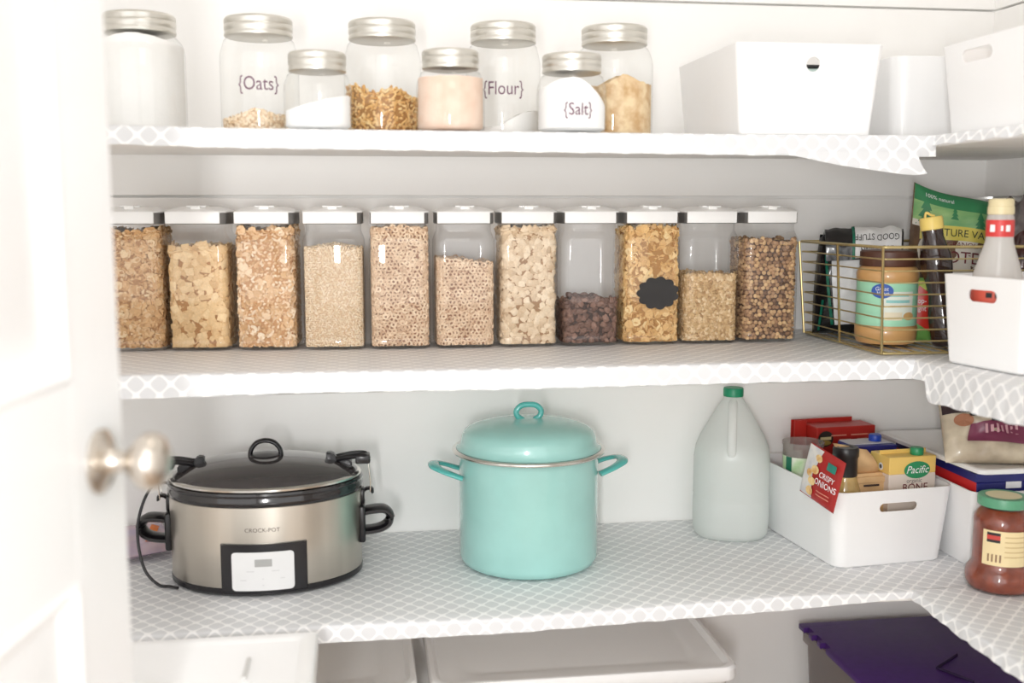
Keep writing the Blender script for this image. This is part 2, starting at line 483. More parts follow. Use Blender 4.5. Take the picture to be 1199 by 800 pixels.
def piece_ellip(rnd, a, b, c, n=8, m=6, crease=0):
    V, F = [(0, 0, c)], []
    for j in range(1, m):
        p = PI*j/m
        for i in range(n):
            t = 2*PI*i/n; V.append((a*math.sin(p)*math.cos(t), b*math.sin(p)*math.sin(t), c*math.cos(p)))
    V.append((0, 0, -c))
    for i in range(n):
        F.append((0, 1+i, 1+(i+1) % n)); F.append((len(V)-1, 1+(m-2)*n+(i+1) % n, 1+(m-2)*n+i))
        for j in range(m-2):
            F.append((1+j*n+i, 1+(j+1)*n+i, 1+(j+1)*n+(i+1) % n, 1+j*n+(i+1) % n))
    if crease: V = [(x, y*(1 if z < 0 else 1), z-(crease*math.exp(-(y/(b*.25))**2) if z > 0 else 0)) for x, y, z in V]
    return V, F
def piece_noodle(rnd):
    V, F = [], []; n, m = 5, 6; L = .016*rnd.uniform(.7, 1.1); r = .0021; k = rnd.uniform(.2, 1.1)
    for j in range(n):
        t = j/(n-1)-.5; a = k*t*2
        c = Vector((L*t, 0, .006*k*(t*t*4)))
        for i in range(m):
            b = 2*PI*i/m; V.append((c.x-r*math.sin(b)*math.sin(a), r*math.cos(b), c.z+r*math.sin(b)*math.cos(a)))
    for j in range(n-1):
        for i in range(m): F.append((j*m+i, j*m+(i+1) % m, (j+1)*m+(i+1) % m, (j+1)*m+i))
    F.append(tuple(range(m))); F.append(tuple((n-1)*m+i for i in range(m)))
    return V, F

KINDS = {  # name: (maker list with weights, grid step, tilt, inset jitter)
    'ring': (lambda r: piece_ring(r), .0070, 50, .002),
    'flake': (lambda r: piece_flake(r, .0088), .0080, 50, .004),
    'mix': (lambda r: piece_flake(r, .0085) if r.random() < .55 else piece_ellip(r, .0035, .0024, .0013, 6, 4), .0064, 45, .0035),
    'granola': (lambda r: piece_ellip(r, .0042, .003, .0016, 6, 4) if r.random() < .8 else piece_flake(r, .006), .0047, 45, .003),
    'square': (lambda r: piece_square(r, .0076), .0091, 40, .005),
    'oatsquare': (lambda r: piece_square(r, .0068, .0036), .0085, 48, .005),
    'rice': (lambda r: piece_ellip(r, .0030, .0016, .0014, 6, 4), .0040, 40, .0015),
    'oat': (lambda r: piece_ellip(r, .0036, .0028, .0009, 6, 4), .0050, 45, .002),
    'ball': (lambda r: piece_ellip(r, .0043*r.uniform(.85, 1.1), .0043, .0043, 8, 6), .0080, 90, .002),
    'bean': (lambda r: piece_ellip(r, .0084*r.uniform(.85, 1.1), .0058, .0040, 10, 8, .0014), .0104, 55, .0035),
    'noodle': (lambda r: piece_noodle(r), .0074, 70, .004),
}

def pieces_mesh(kind, hx, hy, rc, z0, top, seed, mat, core_mat, parent_loc, name, label, cat, group, rz=0, bulge=0, bot_r=.004):
    """top(x, y) -> height. One stuff object: an inner core plus pieces lying against the wall and over the top."""
    rnd = random.Random(seed)
    mk, step, tilt, jit = KINDS[kind]
    V, F, MI, T = [], [], [], []
    protos = [mk(rnd) for _ in range(14)]
    # core
    loop = rrect(hx-.0042, hy-.0042, rc-.002, 6)
    nz = 10
    n = len(loop)
    for j in range(nz+1):
        for x, y in loop:
            h = top(x, y)-.003; zz = z0+.002+(h-z0-.002)*j/nz; V.append((x, y, zz)); T.append(.1)
    for j in range(nz):
        for i in range(n): F.append((j*n+i, j*n+(i+1) % n, (j+1)*n+(i+1) % n, (j+1)*n+i)); MI.append(1)
    V.append((0, 0, top(0, 0)-.003)); T.append(.1); c = len(V)-1
    for i in range(n): F.append((nz*n+i, nz*n+(i+1) % n, c)); MI.append(1)
    V.append((0, 0, z0+.002)); T.append(.1); c = len(V)-1
    for i in range(n): F.append(((i+1) % n, i, c)); MI.append(1)
    # perimeter walk
    loop = rrect(hx, hy, rc, 8); per = []
    L = 0
    for a, b in zip(loop, loop[1:]+loop[:1]): per.append((L, a, b)); L += math.dist(a, b)
    spots = []
    nrow = 0; z = z0+step*.5
    hmax = max(top(x, y) for x in (-hx, 0, hx) for y in (-hy, 0, hy))
    while z < hmax:
        s = (nrow % 2)*step*.5
        while s < L:
            ss = (s+rnd.uniform(-.25, .25)*step) % L
            for d, a, b in reversed(per):
                if ss >= d: break
            dd = math.dist(a, b); f = (ss-d)/dd if dd > 0 else 0
            x, y = a[0]+(b[0]-a[0])*f, a[1]+(b[1]-a[1])*f
            nx, ny = b[1]-a[1], -(b[0]-a[0]); q = math.hypot(nx, ny) or 1; nx, ny = nx/q, ny/q
            zz = z+rnd.uniform(-.25, .25)*step
            if zz < top(x, y): spots.append((Vector((x, y, zz)), Vector((nx, ny, 0))))
            s += step
        z += step*.87; nrow += 1
    k = int(2*hx/step)+1
    for i in range(k):
        for j in range(int(2*hy/step)+1):
            x = -hx+step*(i+.5+rnd.uniform(-.3, .3)); y = -hy+step*(j+.5+rnd.uniform(-.3, .3))
            if abs(x) > hx-.003 or abs(y) > hy-.003 or math.hypot(max(0, abs(x)-hx+rc), max(0, abs(y)-hy+rc)) > rc-.002: continue
            spots.append((Vector((x, y, top(x, y)+rnd.uniform(-.002, .002))), Vector((0, 0, 1))))
    for p, nrm in spots:
        pv, pf = protos[rnd.randrange(len(protos))]
        q = nrm.to_track_quat('Z', 'Y').to_matrix()
        a = rnd.uniform(0, 2*PI); tl = R(tilt)*(abs(rnd.gauss(0, .55)))
        ax = Vector((math.cos(a), math.sin(a), 0))
        M = q @ Matrix.Rotation(tl, 3, ax) @ Matrix.Rotation(rnd.uniform(0, 2*PI), 3, 'Z')
        ext = max(abs((M @ Vector(v)).dot(nrm)) for v in pv[::3])
        o = p-nrm*(ext*.95+rnd.uniform(0, jit))
        tone = min(1, max(0, rnd.gauss(.55, .27)))
        b0 = len(V)
        for v in pv:
            w = o+M @ Vector(v)
            if w.z < z0+.0006: w.z = z0+.0006
            # keep inside the container wall
            if nrm.z < .5:
                ex = (w-p).dot(nrm)
                if ex > -.0004: w -= nrm*(ex+.0004)
            w.x = min(max(w.x, -hx), hx); w.y = min(max(w.y, -hy), hy)
            V.append(tuple(w)); T.append(tone)
        for f in pf: F.append(tuple(b0+i for i in f)); MI.append(0)
    me = bpy.data.meshes.new(name); me.from_pydata(V, [], F)
    me.materials.append(mat); me.materials.append(core_mat)
    me.polygons.foreach_set('material_index', MI)
    me.polygons.foreach_set('use_smooth', [True]*len(F))
    at_ = me.attributes.new('tone', 'FLOAT', 'POINT'); at_.data.foreach_set('value', T)
    me.update(); me.set_sharp_from_angle(angle=R(50))
    o = bpy.data.objects.new(name, me); COL.objects.link(o); o.location = parent_loc; o.rotation_euler = (0, 0, rz)
    return tag(o, label, cat, group, 'stuff')

# ------------------------------------------------------------------ cereal canisters
CW, CZ = .0532, .221
def make_canister():
    root = bpy.data.objects.new('cereal_canister', None); COL.objects.link(root); root.empty_display_size = .02
    r = .017
    bm = BM()
    def L(h, z, rr=r): return at(rrect(h, h, rr), z)
    loft(bm, [L(CW-.006, .0005, .013), L(CW-.002, .0025), L(CW, .007), L(CW, .016), L(CW-.0008, .018), L(CW, .020), L(CW, .180), L(CW-.0005, .190), L(CW-.004, .200), L(CW-.0065, .206), L(CW-.0065, .222)], True, False)
    obj('body', bm, CLEARPL, root, 35)
    bm = BM()
    loft(bm, [L(CW-.0045, .2185), L(CW-.0025, .2195), L(CW-.0025, .2375), L(CW-.004, .239)])
    rim = obj('lid_rim', bm, GREYPL, root, 35)
    bm = BM()
    loft(bm, [L(CW-.003, .2378), L(CW-.001, .2385), L(CW-.001, .2405), L(CW-.004, .2425, .02), L(CW-.012, .2465, .03), L(CW-.020, .2485, .028), L(CW-.03, .249, .02)])
    # front and back snap bands
    for s in (-1, 1):
        box(bm, -CW+.0035, CW-.0105, s*(CW-.0005)-.0022, s*(CW-.0005)+.0022, .2195, .2402, .0012, 2)
    lid = obj('lid', bm, WPLAS2, root, 35)
    bm = BM()
    box(bm, -.017, .017, -.040, -.010, .2475, .2506, .0012, 2)
    box(bm, -.008, .008, -.046, -.038, .2440, .2500, .001, 2)
    obj('pour_tab', bm, WPLAS2, lid, 35)
    return root

def copy_tree(o, parent=None):
    c = o.copy(); COL.objects.link(c)
    if parent: c.parent = parent
    for ch in [q for q in o.children]: copy_tree(ch, c)
    return c

CT = {
 'golden': (tone_mat('golden_flake', (188, 139, 91), (240, 213, 173), c3=(224, 183, 134)), flat('golden_core', (178, 132, 88), .9)),
 'chex': (tone_mat('tan_square', (213, 173, 123), (244, 214, 168), c3=(230, 195, 146)), flat('tan_core', (176, 128, 80), .9)),
 'oatmix': (tone_mat('honey_oat', (200, 158, 114), (247, 228, 202), c3=(227, 190, 148)), flat('honey_core', (196, 150, 106), .9)),
 'rice': (tone_mat('pale_rice', (230, 202, 166), (250, 235, 213), c3=(240, 219, 188)), flat('rice_core', (222, 192, 156), .9)),
 'ring': (tone_mat('oat_ring', (202, 168, 139), (242, 220, 193), c3=(225, 197, 168)), flat('ring_core', (150, 112, 88), .9)),
 'osq': (tone_mat('oat_square', (205, 178, 146), (239, 220, 193), c3=(226, 203, 173)), flat('osq_core', (162, 128, 96), .9)),
 'bean': (tone_mat('cocoa_bean', (84, 63, 57), (147, 115, 101), rough=.45, c3=(119, 92, 81)), flat('bean_core', (68, 54, 50), .9)),
 'flake': (tone_mat('corn_flake', (193, 148, 92), (245, 218, 166), c3=(227, 186, 128)), flat('flake_core', (176, 130, 78), .9)),
 'granola': (tone_mat('granola', (180, 143, 101), (237, 213, 175), c3=(213, 180, 134)), flat('granola_core', (170, 134, 92), .9)),
 'puff': (tone_mat('cocoa_puff', (108, 81, 66), (227, 192, 146), c3=(181, 144, 111)), flat('puff_core', (95, 74, 63), .9)),
}
canister = make_canister()
spots = [(-.3895, -.176), (-.2776, -.185), (-.1625, -.195), (-.0478, -.205), (.0662, -.210), (.1808, -.213), (.2938, -.2135), (.4061, -.215), (.5188, -.214), (.6306, -.211), (.7455, -.208)]
CAN = [
 ('mix', 'golden', .208, 0, 'clear canister half hidden by the door edge, full of golden flake cereal', 'golden oat flake cereal in the canister next to the door', 'flake_cereal'),
 ('square', 'chex', .181, 0, 'clear canister of tan square cereal, second from the door', 'tan woven square cereal pieces', 'square_cereal'),
 ('mix', 'oatmix', .213, 0, 'clear canister brimming with honey oat flakes, above the left of the slow cooker', 'honey coloured flakes and oats filling the third canister from the door', 'oat_cereal'),
 ('rice', 'rice', .180, 0, 'clear canister of fine pale crisped rice, beside the first ring cereal canister', 'pale crisped rice grains', 'rice_cereal'),
 ('ring', 'ring', .213, 0, 'clear canister completely full of small beige ring cereal', 'beige ring cereal reaching up to the lid', 'ring_cereal'),
 ('ring', 'ring', .155, -.22, 'clear canister about two thirds full of ring cereal, its top sloping', 'beige ring cereal with a sloping top below a gap', 'ring_cereal'),
 ('oatsquare', 'osq', .213, 0, 'clear canister full of pale oat square cereal above the teal pot', 'pale beige oat squares', 'square_cereal'),
 ('bean', 'bean', .083, 0, 'clear canister mostly empty with dark brown beans at the bottom', 'dark brown beans in the mostly empty canister', 'beans'),
 ('flake', 'flake', .213, 0, 'clear canister of corn flakes with a black scalloped label', 'golden corn flakes behind the black label', 'flake_cereal'),
 ('granola', 'granola', .125, 0, 'clear canister half full of crumbly granola, right of the black label one', 'crumbly brown granola filling half a canister', 'granola'),
 ('ball', 'puff', .187, 0, 'clear canister of round brown cocoa puffs, next to the gold wire basket', 'round brown and tan cocoa puffs', 'puff_cereal'),
]
for i, ((cx, fy), (kind, ck, h, slope, lab, clab, cname)) in enumerate(zip(spots, CAN)):
    rz = (-R(4), -R(5), -R(4), -R(2), 0, 0, 0, 0, 0, 0, 0)[i]
    loc = (cx, fy+CW, Z2+.0012)
    o = canister if i == 0 else copy_tree(canister)
    o.location = loc; o.rotation_euler = (0, 0, rz)
    tag(o, lab, 'canister', 'clear cereal canisters in a row on the middle shelf')
    sd = random.Random(i)
    ph = sd.uniform(0, 6)
    def top(x, y, h=h, slope=slope, ph=ph):
        zz = h+slope*x*.9+.003*math.sin(x*70+ph)+.003*math.cos(y*60+ph)
        if slope and x < 0: zz = h+slope*x*.25+.003*math.sin(x*70+ph)
        return min(zz, .2155)
    hx = CW-.0022
    pieces_mesh(kind, hx, hx, .0155, .0045, top, 40+i, CT[ck][0], CT[ck][1], loc, cname, clab, 'beans' if kind == 'bean' else 'cereal', None, rz)
    if i == 8:   # scalloped chalkboard sticker
        bm = BM()
        fn = plane_fn((0, -CW, 0), (1, 0, 0), (0, 0, 1), (0, -1, 0))
        pts = []
        n = 11
        for k in range(220):
            a = 2*PI*k/220
            rr = 1+.15*abs(math.sin(a*n/2))
            pts.append((.0345*rr*math.cos(a), .0262*rr*math.sin(a)))
        print_on(bm, poly_bm(pts), fn, .009, .094, lift=.0009)
        st = obj('chalk_label', bm, pm('chalkboard', (52, 50, 50), .8, var=.15), o, 0)
        st['label'] = 'black scalloped chalkboard sticker'

# ------------------------------------------------------------------ glass jars on the top shelf
INK = flat('plum_ink', (112, 74, 96), .6)
def glass_jar(loc, r, rl, h, label, text=None, big=True, tx=0, tz=None, tsize=.03):
    """h: overall height with lid"""
    t = thing('glass_jar', loc, label, 'jar', 'glass jars with screw lids on the top shelf')
    lh = .030 if big else .0285
    zs = h-lh
    bm = BM()
    sh = .034 if big else .026
    prof = [(r-.012, .0006), (r-.005, .0015), (r-.001, .006), (r, .012), (r, zs-sh), (r-.0012, zs-sh*.75), (r-.0045, zs-sh*.45), (rl+.002, zs-sh*.22), (rl-.003, zs-.003), (rl-.003, zs+lh-.004)]
    # smooth shoulder
    lathe(bm, prof, 64, cap1=False)
    obj('jar_body', bm, GLASS, t, 60)
    bm = BM()
    lp = [(rl-.002, zs-.001), (rl, zs), (rl+.0005, zs+.003), (rl-.0006, zs+.006), (rl-.0006, zs+.008), (rl+.0004, zs+.010), (rl+.0004, zs+lh*.55), (rl-.0004, zs+lh*.6), (rl+.0003, zs+lh*.66), (rl+.0003, zs+lh-.004), (rl-.002, zs+lh-.0008), (rl-.005, zs+lh), (rl-.006, zs+lh-.0012), (0.0005, zs+lh-.0012)]
    lathe(bm, lp, 64)
    obj('jar_lid', bm, TINLID, t, 30)
    if text:
        bm = BM()
        print_on(bm, text_bm(text, tsize, .80), cyl_fn(r), tx, tz, lift=.0012)
        obj('lettering', bm, INK, t, 0)
    return t

def powder(loc, r, top, mat, name, label, seed, bump=.001, cat='powder'):
    bm = BM(); n = 48; m = 10
    rr = r-.0025
    def tz(x, y): return top(x, y)+bump*noise.noise(Vector((x*90+seed, y*90, seed)))
    rings = [[bm.verts.new((rr*.85*math.cos(2*PI*i/n), rr*.85*math.sin(2*PI*i/n), .0035)) for i in range(n)]]
    for j in range(9):
        f = j/8
        ring = []
        for i in range(n):
            x, y = rr*math.cos(2*PI*i/n), rr*math.sin(2*PI*i/n); ring.append(bm.verts.new((x, y, .008+(tz(x, y)-.008)*f)))
        rings.append(ring)
    for j in range(m-1, 0, -1):
        q = rr*j/m; rings.append([bm.verts.new((q*math.cos(2*PI*i/n), q*math.sin(2*PI*i/n), tz(q*math.cos(2*PI*i/n), q*math.sin(2*PI*i/n))))for i in range(n)])
    for a, b in zip(rings, rings[1:]):
        for i in range(n): bm.faces.new((a[i], a[(i+1) % n], b[(i+1) % n], b[i]))
    bm.faces.new(rings[-1]); bm.faces.new(rings[0][::-1])
    o = obj(name, bm, mat, None, 60); o.location = loc
    return tag(o, label, cat, None, 'stuff')

JZ = Z1+.0012
FLOURM = pm('white_flour', (250, 249, 247), .9, var=.015, scale=60, bump=.3, bscale=300)
SUGARM = pm('white_sugar', (252, 252, 252), .85, var=.01, scale=90, bump=.2, bscale=500)
PINKM = pm('pinkish_powder', (238, 214, 196), .9, rgb2=(232, 202, 182), scale=40, bump=.4, bscale=250)
BROWNS = pm('brown_sugar', (238, 214, 174), .9, rgb2=(206, 166, 118), scale=55, bump=.8, bscale=160)
by, sy = -.27, -.385
glass_jar((-.345, by+.01, JZ), .0690, .0560, .190, 'large glass jar packed full with white flour, beside the door')
powder((-.345, by+.01, JZ), .069, lambda x, y: .143+.01*math.cos(x*30), FLOURM, 'flour', 'white flour filling the jar beside the door', 1)
glass_jar((-.1585, by, JZ), .0625, .0540, .187, 'large glass jar lettered {Oats} with a low heap of oats', '{Oats}', tx=.003, tz=.0775, tsize=.0305)
pieces_mesh('oat', .0600, .0600, .0600, .0045, lambda x, y: .026+.013*math.exp(-((x+.004)/.03)**2)+.16*max(0, x-.012)*.9, 80,
            tone_mat('rolled_oat', (222, 186, 146), (252, 236, 212), c3=(243, 219, 186)), flat('oat_core', (226, 196, 160), .9), (-.1585, by, JZ), 'rolled_oats', 'low heap of pale rolled oats', 'oats', None)
glass_jar((-.0622, sy, JZ), .0515, .0437, .119, 'small glass jar half full of sloping white sugar, in front of the {Oats} jar', big=False)
powder((-.0622, sy, JZ), .0515, lambda x, y: .042+.25*x, SUGARM, 'sugar', 'white sugar banked up towards the right in a small jar', 2)
glass_jar((.0395, by, JZ), .0632, .0545, .186, 'large glass jar part filled with golden noodle pieces')
pieces_mesh('noodle', .0606, .0606, .0606, .0045, lambda x, y: .072+.006*math.sin(x*90)-.10*x, 81,
            tone_mat('golden_noodle', (206, 152, 84), (250, 222, 166), c3=(236, 192, 126)), flat('noodle_core', (176, 130, 78), .9), (.0395, by, JZ), 'noodles', 'golden curled noodle pieces', 'noodles', None)
glass_jar((.1415, sy, JZ), .0530, .0440, .126, 'small glass jar filled with pinkish beige powder', big=False)
powder((.1415, sy, JZ), .0530, lambda x, y: .083, PINKM, 'cocoa_powder', 'pinkish beige powder filling a small jar', 3, .0015)
glass_jar((.2395, by, JZ), .0620, .0543, .186, 'large nearly empty glass jar lettered {Flour}', '{Flour}', tx=-.008, tz=.0760, tsize=.0305)
powder((.2395, by, JZ), .0620, lambda x, y: .022+.30*max(0, x+.01)+.006*math.sin(x*50), FLOURM, 'flour', 'thin slope of white flour in the {Flour} jar', 4, .004)
glass_jar((.3335, sy, JZ), .0550, .0465, .1235, 'small glass jar lettered {Salt} heaped with white salt', '{Salt}', big=False, tx=.000, tz=.0345, tsize=.0270)
powder((.3335, sy, JZ), .0550, lambda x, y: .083-8*(x+.008)**2-.25*max(0, x), SUGARM, 'salt', 'heaped white salt in the {Salt} jar', 5)
glass_jar((.4290, by, JZ), .0655, .0552, .186, 'large glass jar half full of lumpy pale brown sugar, nearest the white bins')
powder((.4290, by, JZ), .0655, lambda x, y: .092+.006*math.sin(x*45+1)+.004*math.cos(x*80), BROWNS, 'brown_sugar', 'lumpy pale brown sugar', 6, .005, 'sugar')

# ------------------------------------------------------------------ white open bins
def open_bin(name, loc, hx, hy, h, label, rz=0, flare=.013, corner=.03, slots=(), group='white open storage bins', wall=.0028):
    """hx, hy: half size at the rim. slots: (face, along, z, half width, half height); face 'front' is -Y, 'left' is -X"""
    t = thing(name, loc, label, 'bin', group, rz)
    bm = BM()
    def L(ix, z): return at(rrect(hx-ix, hy-ix, max(.004, corner-ix*.3), 8), z)
    loft(bm, [L(flare+.003, 0), L(flare, .003), L(flare*.5, h*.5), L(.0005, h-.004), L(0, h-.001), L(.0006, h), L(wall-.0004, h), L(wall, h-.001), L(flare*.5+wall, h*.5), L(flare+wall, .004+wall), L(flare+wall+.003, .003+wall)])
    o = obj('bin_body', bm, WPLAS, t, 35)
    for face, a, z, hw, hh in slots:
        c = BM(); pts = rrect(hw, hh, min(hw, hh)*.999, 8)
        if face == 'front': loft(c, [[(x+a, -hy-.03, zz+z) for x, zz in pts], [(x+a, -hy+.04, zz+z) for x, zz in pts]])
        else: loft(c, [[(-hx-.03, x+a, zz+z) for x, zz in pts], [(-hx+.04, x+a, zz+z) for x, zz in pts]])
        bmesh.ops.recalc_face_normals(c, faces=c.faces)
        boolean_cut(o, c)
    return t

open_bin('storage_bin', (.714, -.262, Z1+.001), .124, .160, .1445, 'large white bin with one round finger hole, right of the glass jars', flare=.013, corner=.012, slots=(('front', .005, .112, .0115, .0115),))
open_bin('storage_bin', (1.043, -.165, Z1+.001), .124, .135, .1465, 'white bin set back in the top shelf corner, half hidden by the slotted bin', flare=.012, corner=.03)
open_bin('storage_bin', (1.072, -.580, Z1+.001), .145, .152, .140, 'white bin with an oval hand slot at the right end of the top shelf', flare=.014, corner=.02, slots=(('left', .046, .1165, .040, .0095),), rz=0)
bm = BM(); box(bm, -.10, .10, -.02, .02, 0, .125, .003, 2)
o = obj('packet', bm, pm('tan_card', (214, 170, 124), .6, var=.1), None, 30); o.location = (1.06, -.60, Z1+.0062)
tag(o, 'tan card packet glimpsed through the slot of the top right bin', 'packet')
bm = BM(); box(bm, -.05, .05, -.035, .035, 0, .112, .004, 2); box(bm, -.05, .05, -.035, .035, .112, .118, .002, 1, mi=1)
o = obj('carton', bm, [pm('pale_teal_card', (196, 216, 212), .6), BLACKPL], None, 30); o.location = (.720, -.30, Z1+.0062)
tag(o, 'pale carton with a dark top glimpsed through the round hole of the top bin', 'carton')

# ------------------------------------------------------------------ gold wire basket and what it holds
BX0, BX1, BY0, BY1, BH = .852, 1.215, -.418, -.080, .182
basket = thing('wire_basket', ((BX0+BX1)/2, (BY0+BY1)/2, Z2+.001), 'gold wire basket crammed with bags and bottles in the middle shelf corner', 'basket')
hx, hy = (BX1-BX0)/2, (BY1-BY0)/2
bm = BM()
def wire(b, pts, r=.0016, closed=False): tube(b, pts, r, 6, closed)
fl = .010
nw = 9
for k in range(1, nw):
    f = k/nw; e = fl*(1-f); wr = BM()
    wire(wr, at(rrect(hx-e, hy-e, .006, 2), .004+(BH-.004)*f), .0013, True); obj('side_wire', wr, BRASS, basket, 60)
for e, z, q in ((-.0004, BH, .0026), (fl, .0035, .0022)):
    rw = BM(); wire(rw, at(rrect(hx-e, hy-e, .006, 2), z), q, True); obj('rim', rw, BRASS, basket, 60)
for x, y in ((-1, -1), (1, -1), (-1, 1), (1, 1), (-1, .0), (1, 0), (.0, -1), (0, 1)):
    pw = BM(); wire(pw, [(x*(hx-fl+.001), y*(hy-fl+.001), .003), (x*(hx+.002), y*(hy+.002), BH)], .0024); obj('upright', pw, BRASS, basket, 60)
for k in range(13):
    fw_ = BM(); x = -hx+fl+.012+(2*hx-2*fl-.024)*k/12; wire(fw_, [(x, -hy+fl, .0045), (x, hy-fl, .0045)], .0012); obj('base_wire', fw_, BRASS, basket, 60)
BB = Z2+.0072   # top of the base wires

# peanut butter jar
pb = thing('peanut_butter_jar', (.931, -.283, BB), 'peanut butter jar with brown lid and mint green label in the wire basket', 'jar', rz=R(-27))
PBR = .0535
bm = BM(); lathe(bm, [(PBR-.012, 0), (PBR-.004, .002), (PBR-.001, .008), (PBR, .02), (PBR, .03), (PBR-.002, .033), (PBR-.002, .112), (PBR, .115), (PBR, .126), (PBR-.004, .134), (PBR-.008, .138), (PBR-.008, .142)], 56)
obj('jar_body', bm, pm('peanut_butter', (212, 164, 106), .3, var=.06, coat=.4), pb, 40)
bm = BM(); lathe(bm, [(PBR-.006, .138), (PBR-.005, .140), (PBR-.005, .163), (PBR-.008, .166), (.001, .166)], 56); obj('lid', bm, pm('brown_lid', (86, 54, 42), .4), pb, 35)
fn = cyl_fn(PBR-.002)
bm = BM(); print_on(bm, rect_bm(2*PI*(PBR-.002)*.86, .077, 60, 1), fn, 0, .0725, lift=.0006)
lab_ = obj('label', bm, flat('mint_label', (168, 226, 192), .4), pb, 60)
bm = BM(); print_on(bm, rect_bm(.058, .046, 16, 4), fn, .020, .072, lift=.0010); print_on(bm, rect_bm(.030, .014, 8, 2), fn, .012, .052, lift=.0013, mi=1)
print_on(bm, disc_bm(.011, .007), fn, .040, .052, lift=.0016, mi=2)
print_on(bm, rect_bm(.038, .003, 8, 1), fn, .020, .088, lift=.0014, mi=3); print_on(bm, rect_bm(.042, .005, 8, 1), fn, .020, .078, lift=.0014, mi=3); print_on(bm, rect_bm(.03, .002, 8, 1), fn, .020, .070, lift=.0014, mi=4)
obj('label_panel', bm, [flat('cream_print', (232, 238, 226)), flat('pale_cream', (238, 228, 200)), flat('peanut_print', (214, 172, 112)), flat('aqua_print', (150, 210, 206)), flat('orange_print', (226, 180, 140))], pb, 0)
bm = BM(); print_on(bm, disc_bm(.0185, .0128, 36), fn, -.008, .096, lift=.0018); em = obj('emblem', bm, flat('royal_blue', (52, 92, 176)), pb, 0)
em['label'] = 'blue oval emblem'
bm = BM(); print_on(bm, text_bm('Great', .0098, .95, .15), fn, -.009, .0998, lift=.0024); print_on(bm, text_bm('Value', .0098, .95, .15), fn, -.007, .0918, lift=.0024)
obj('lettering', bm, flat('white_print', (244, 244, 246)), pb, 0)

# syrup bottle, leaning
syr = thing('syrup_bottle', (1.0110, -.350, BB+.002), 'dark syrup bottle with a yellow flip cap leaning in the wire basket', 'bottle')
syr.rotation_euler = (R(-1), R(-9), R(-20))
bm = BM(); lathe(bm, [(.018, 0), (.0235, .003), (.0245, .012), (.0245, .055), (.021, .075), (.0195, .09), (.0205, .105), (.0255, .13), (.0265, .145), (.0255, .16), (.0205, .178), (.0175, .19), (.0175, .205)], 40)
obj('bottle_body', bm, pm('dark_syrup', (44, 26, 24), .12, var=.15, coat=.6), syr, 60)
bm = BM(); lathe(bm, [(.0175, .203), (.0195, .204), (.0195, .222), (.018, .2255), (.001, .2255)], 36)
yc = obj('flip_cap', bm, flat('yellow_cap', (242, 214, 120), .4), syr, 35)
bm = BM(); tube(bm, smoothpath([(-.010, -.004, .2255), (-.007, -.004, .234), (0, -.004, .229), (.006, -.004, .2262)], 4), .0022, 8); obj('cap_tab', bm, flat('yellow_cap', (242, 214, 120), .4), yc, 50)

# pouch builder: two bulged faces sealed at the edge
def pouch_fn(w, h, T, seed, wr=.004, outline=None, seal=.08):
    def f(u, v, l=0, side=1):
        """u in -w/2..w/2, v in 0..h"""
        a = max(-1, min(1, 2*u/w)); b = max(0, min(1, v/h))
        e = max(0, (1-abs(a)**3))*max(0, 1-abs(2*b-1)**4)
        t = T*.5*math.sqrt(e)
        n = noise.noise(Vector((u*26+seed, v*26, seed)))*wr*e**.5 + noise.noise(Vector((u*70+seed, v*50, seed*2)))*wr*.5*e**.3
        x, z = (u, v) if outline is None else outline(a, b)
        return Vector((x, -side*(t+l)-n*(1 if side > 0 else .8)*min(1, e*4), z))
    return f
def pouch(name, parent, fn, w, h, mat, nu=26, nv=30, crimp=True):
    bm = BM()
    F = [[bm.verts.new(fn(w*(i/nu-.5), h*j/nv, 0, 1)) for i in range(nu+1)] for j in range(nv+1)]
    B = [[F[j][i] if i in (0, nu) or j in (0, nv) else bm.verts.new(fn(w*(i/nu-.5), h*j/nv, 0, -1)) for i in range(nu+1)] for j in range(nv+1)]
    for j in range(nv):
        for i in range(nu):
            bm.faces.new((F[j][i], F[j][i+1], F[j+1][i+1], F[j+1][i]))
            q = (B[j][i], B[j+1][i], B[j+1][i+1], B[j][i+1])
            try: bm.faces.new(q)
            except ValueError: pass
    return obj(name, bm, mat, parent, 70)
def front(fn): return lambda u, v, l: fn(u, v, l, 1)

# black, white and green foil bag with folded top
bag = thing('coffee_bag', (.935, -.148, BB), 'black and white foil bag with a green stripe and folded-over top, behind the peanut butter', 'bag', rz=R(-22))
W_, H_ = .152, .190
def ol(a, b): return (W_*.5*a*(1-.12*b+.05*math.sin(3*b)), H_*b)
fn = pouch_fn(W_, H_, .068, 3.1, .006, ol)
BLK = pm('black_foil', (24, 23, 25), .25, var=.2, coat=.3)
pouch('bag_body', bag, fn, W_, H_, BLK, 30, 34)
bm = BM(); print_on(bm, rect_bm(.070, .140, 12, 20), front(fn), -.008, .092, rot=.10, lift=.0022)
obj('white_panel', bm, pm('silver_white_foil', (226, 226, 226), .35, var=.08), bag, 60)
bm = BM()
print_on(bm, rect_bm(.005, .135, 2, 24), front(fn), -.050, .086, rot=.14, lift=.0026); print_on(bm, rect_bm(.004, .06, 2, 10), front(fn), -.062, .036, rot=-.1, lift=.0026)
obj('green_stripe', bm, flat('foil_green', (18, 106, 82), .35), bag, 60)
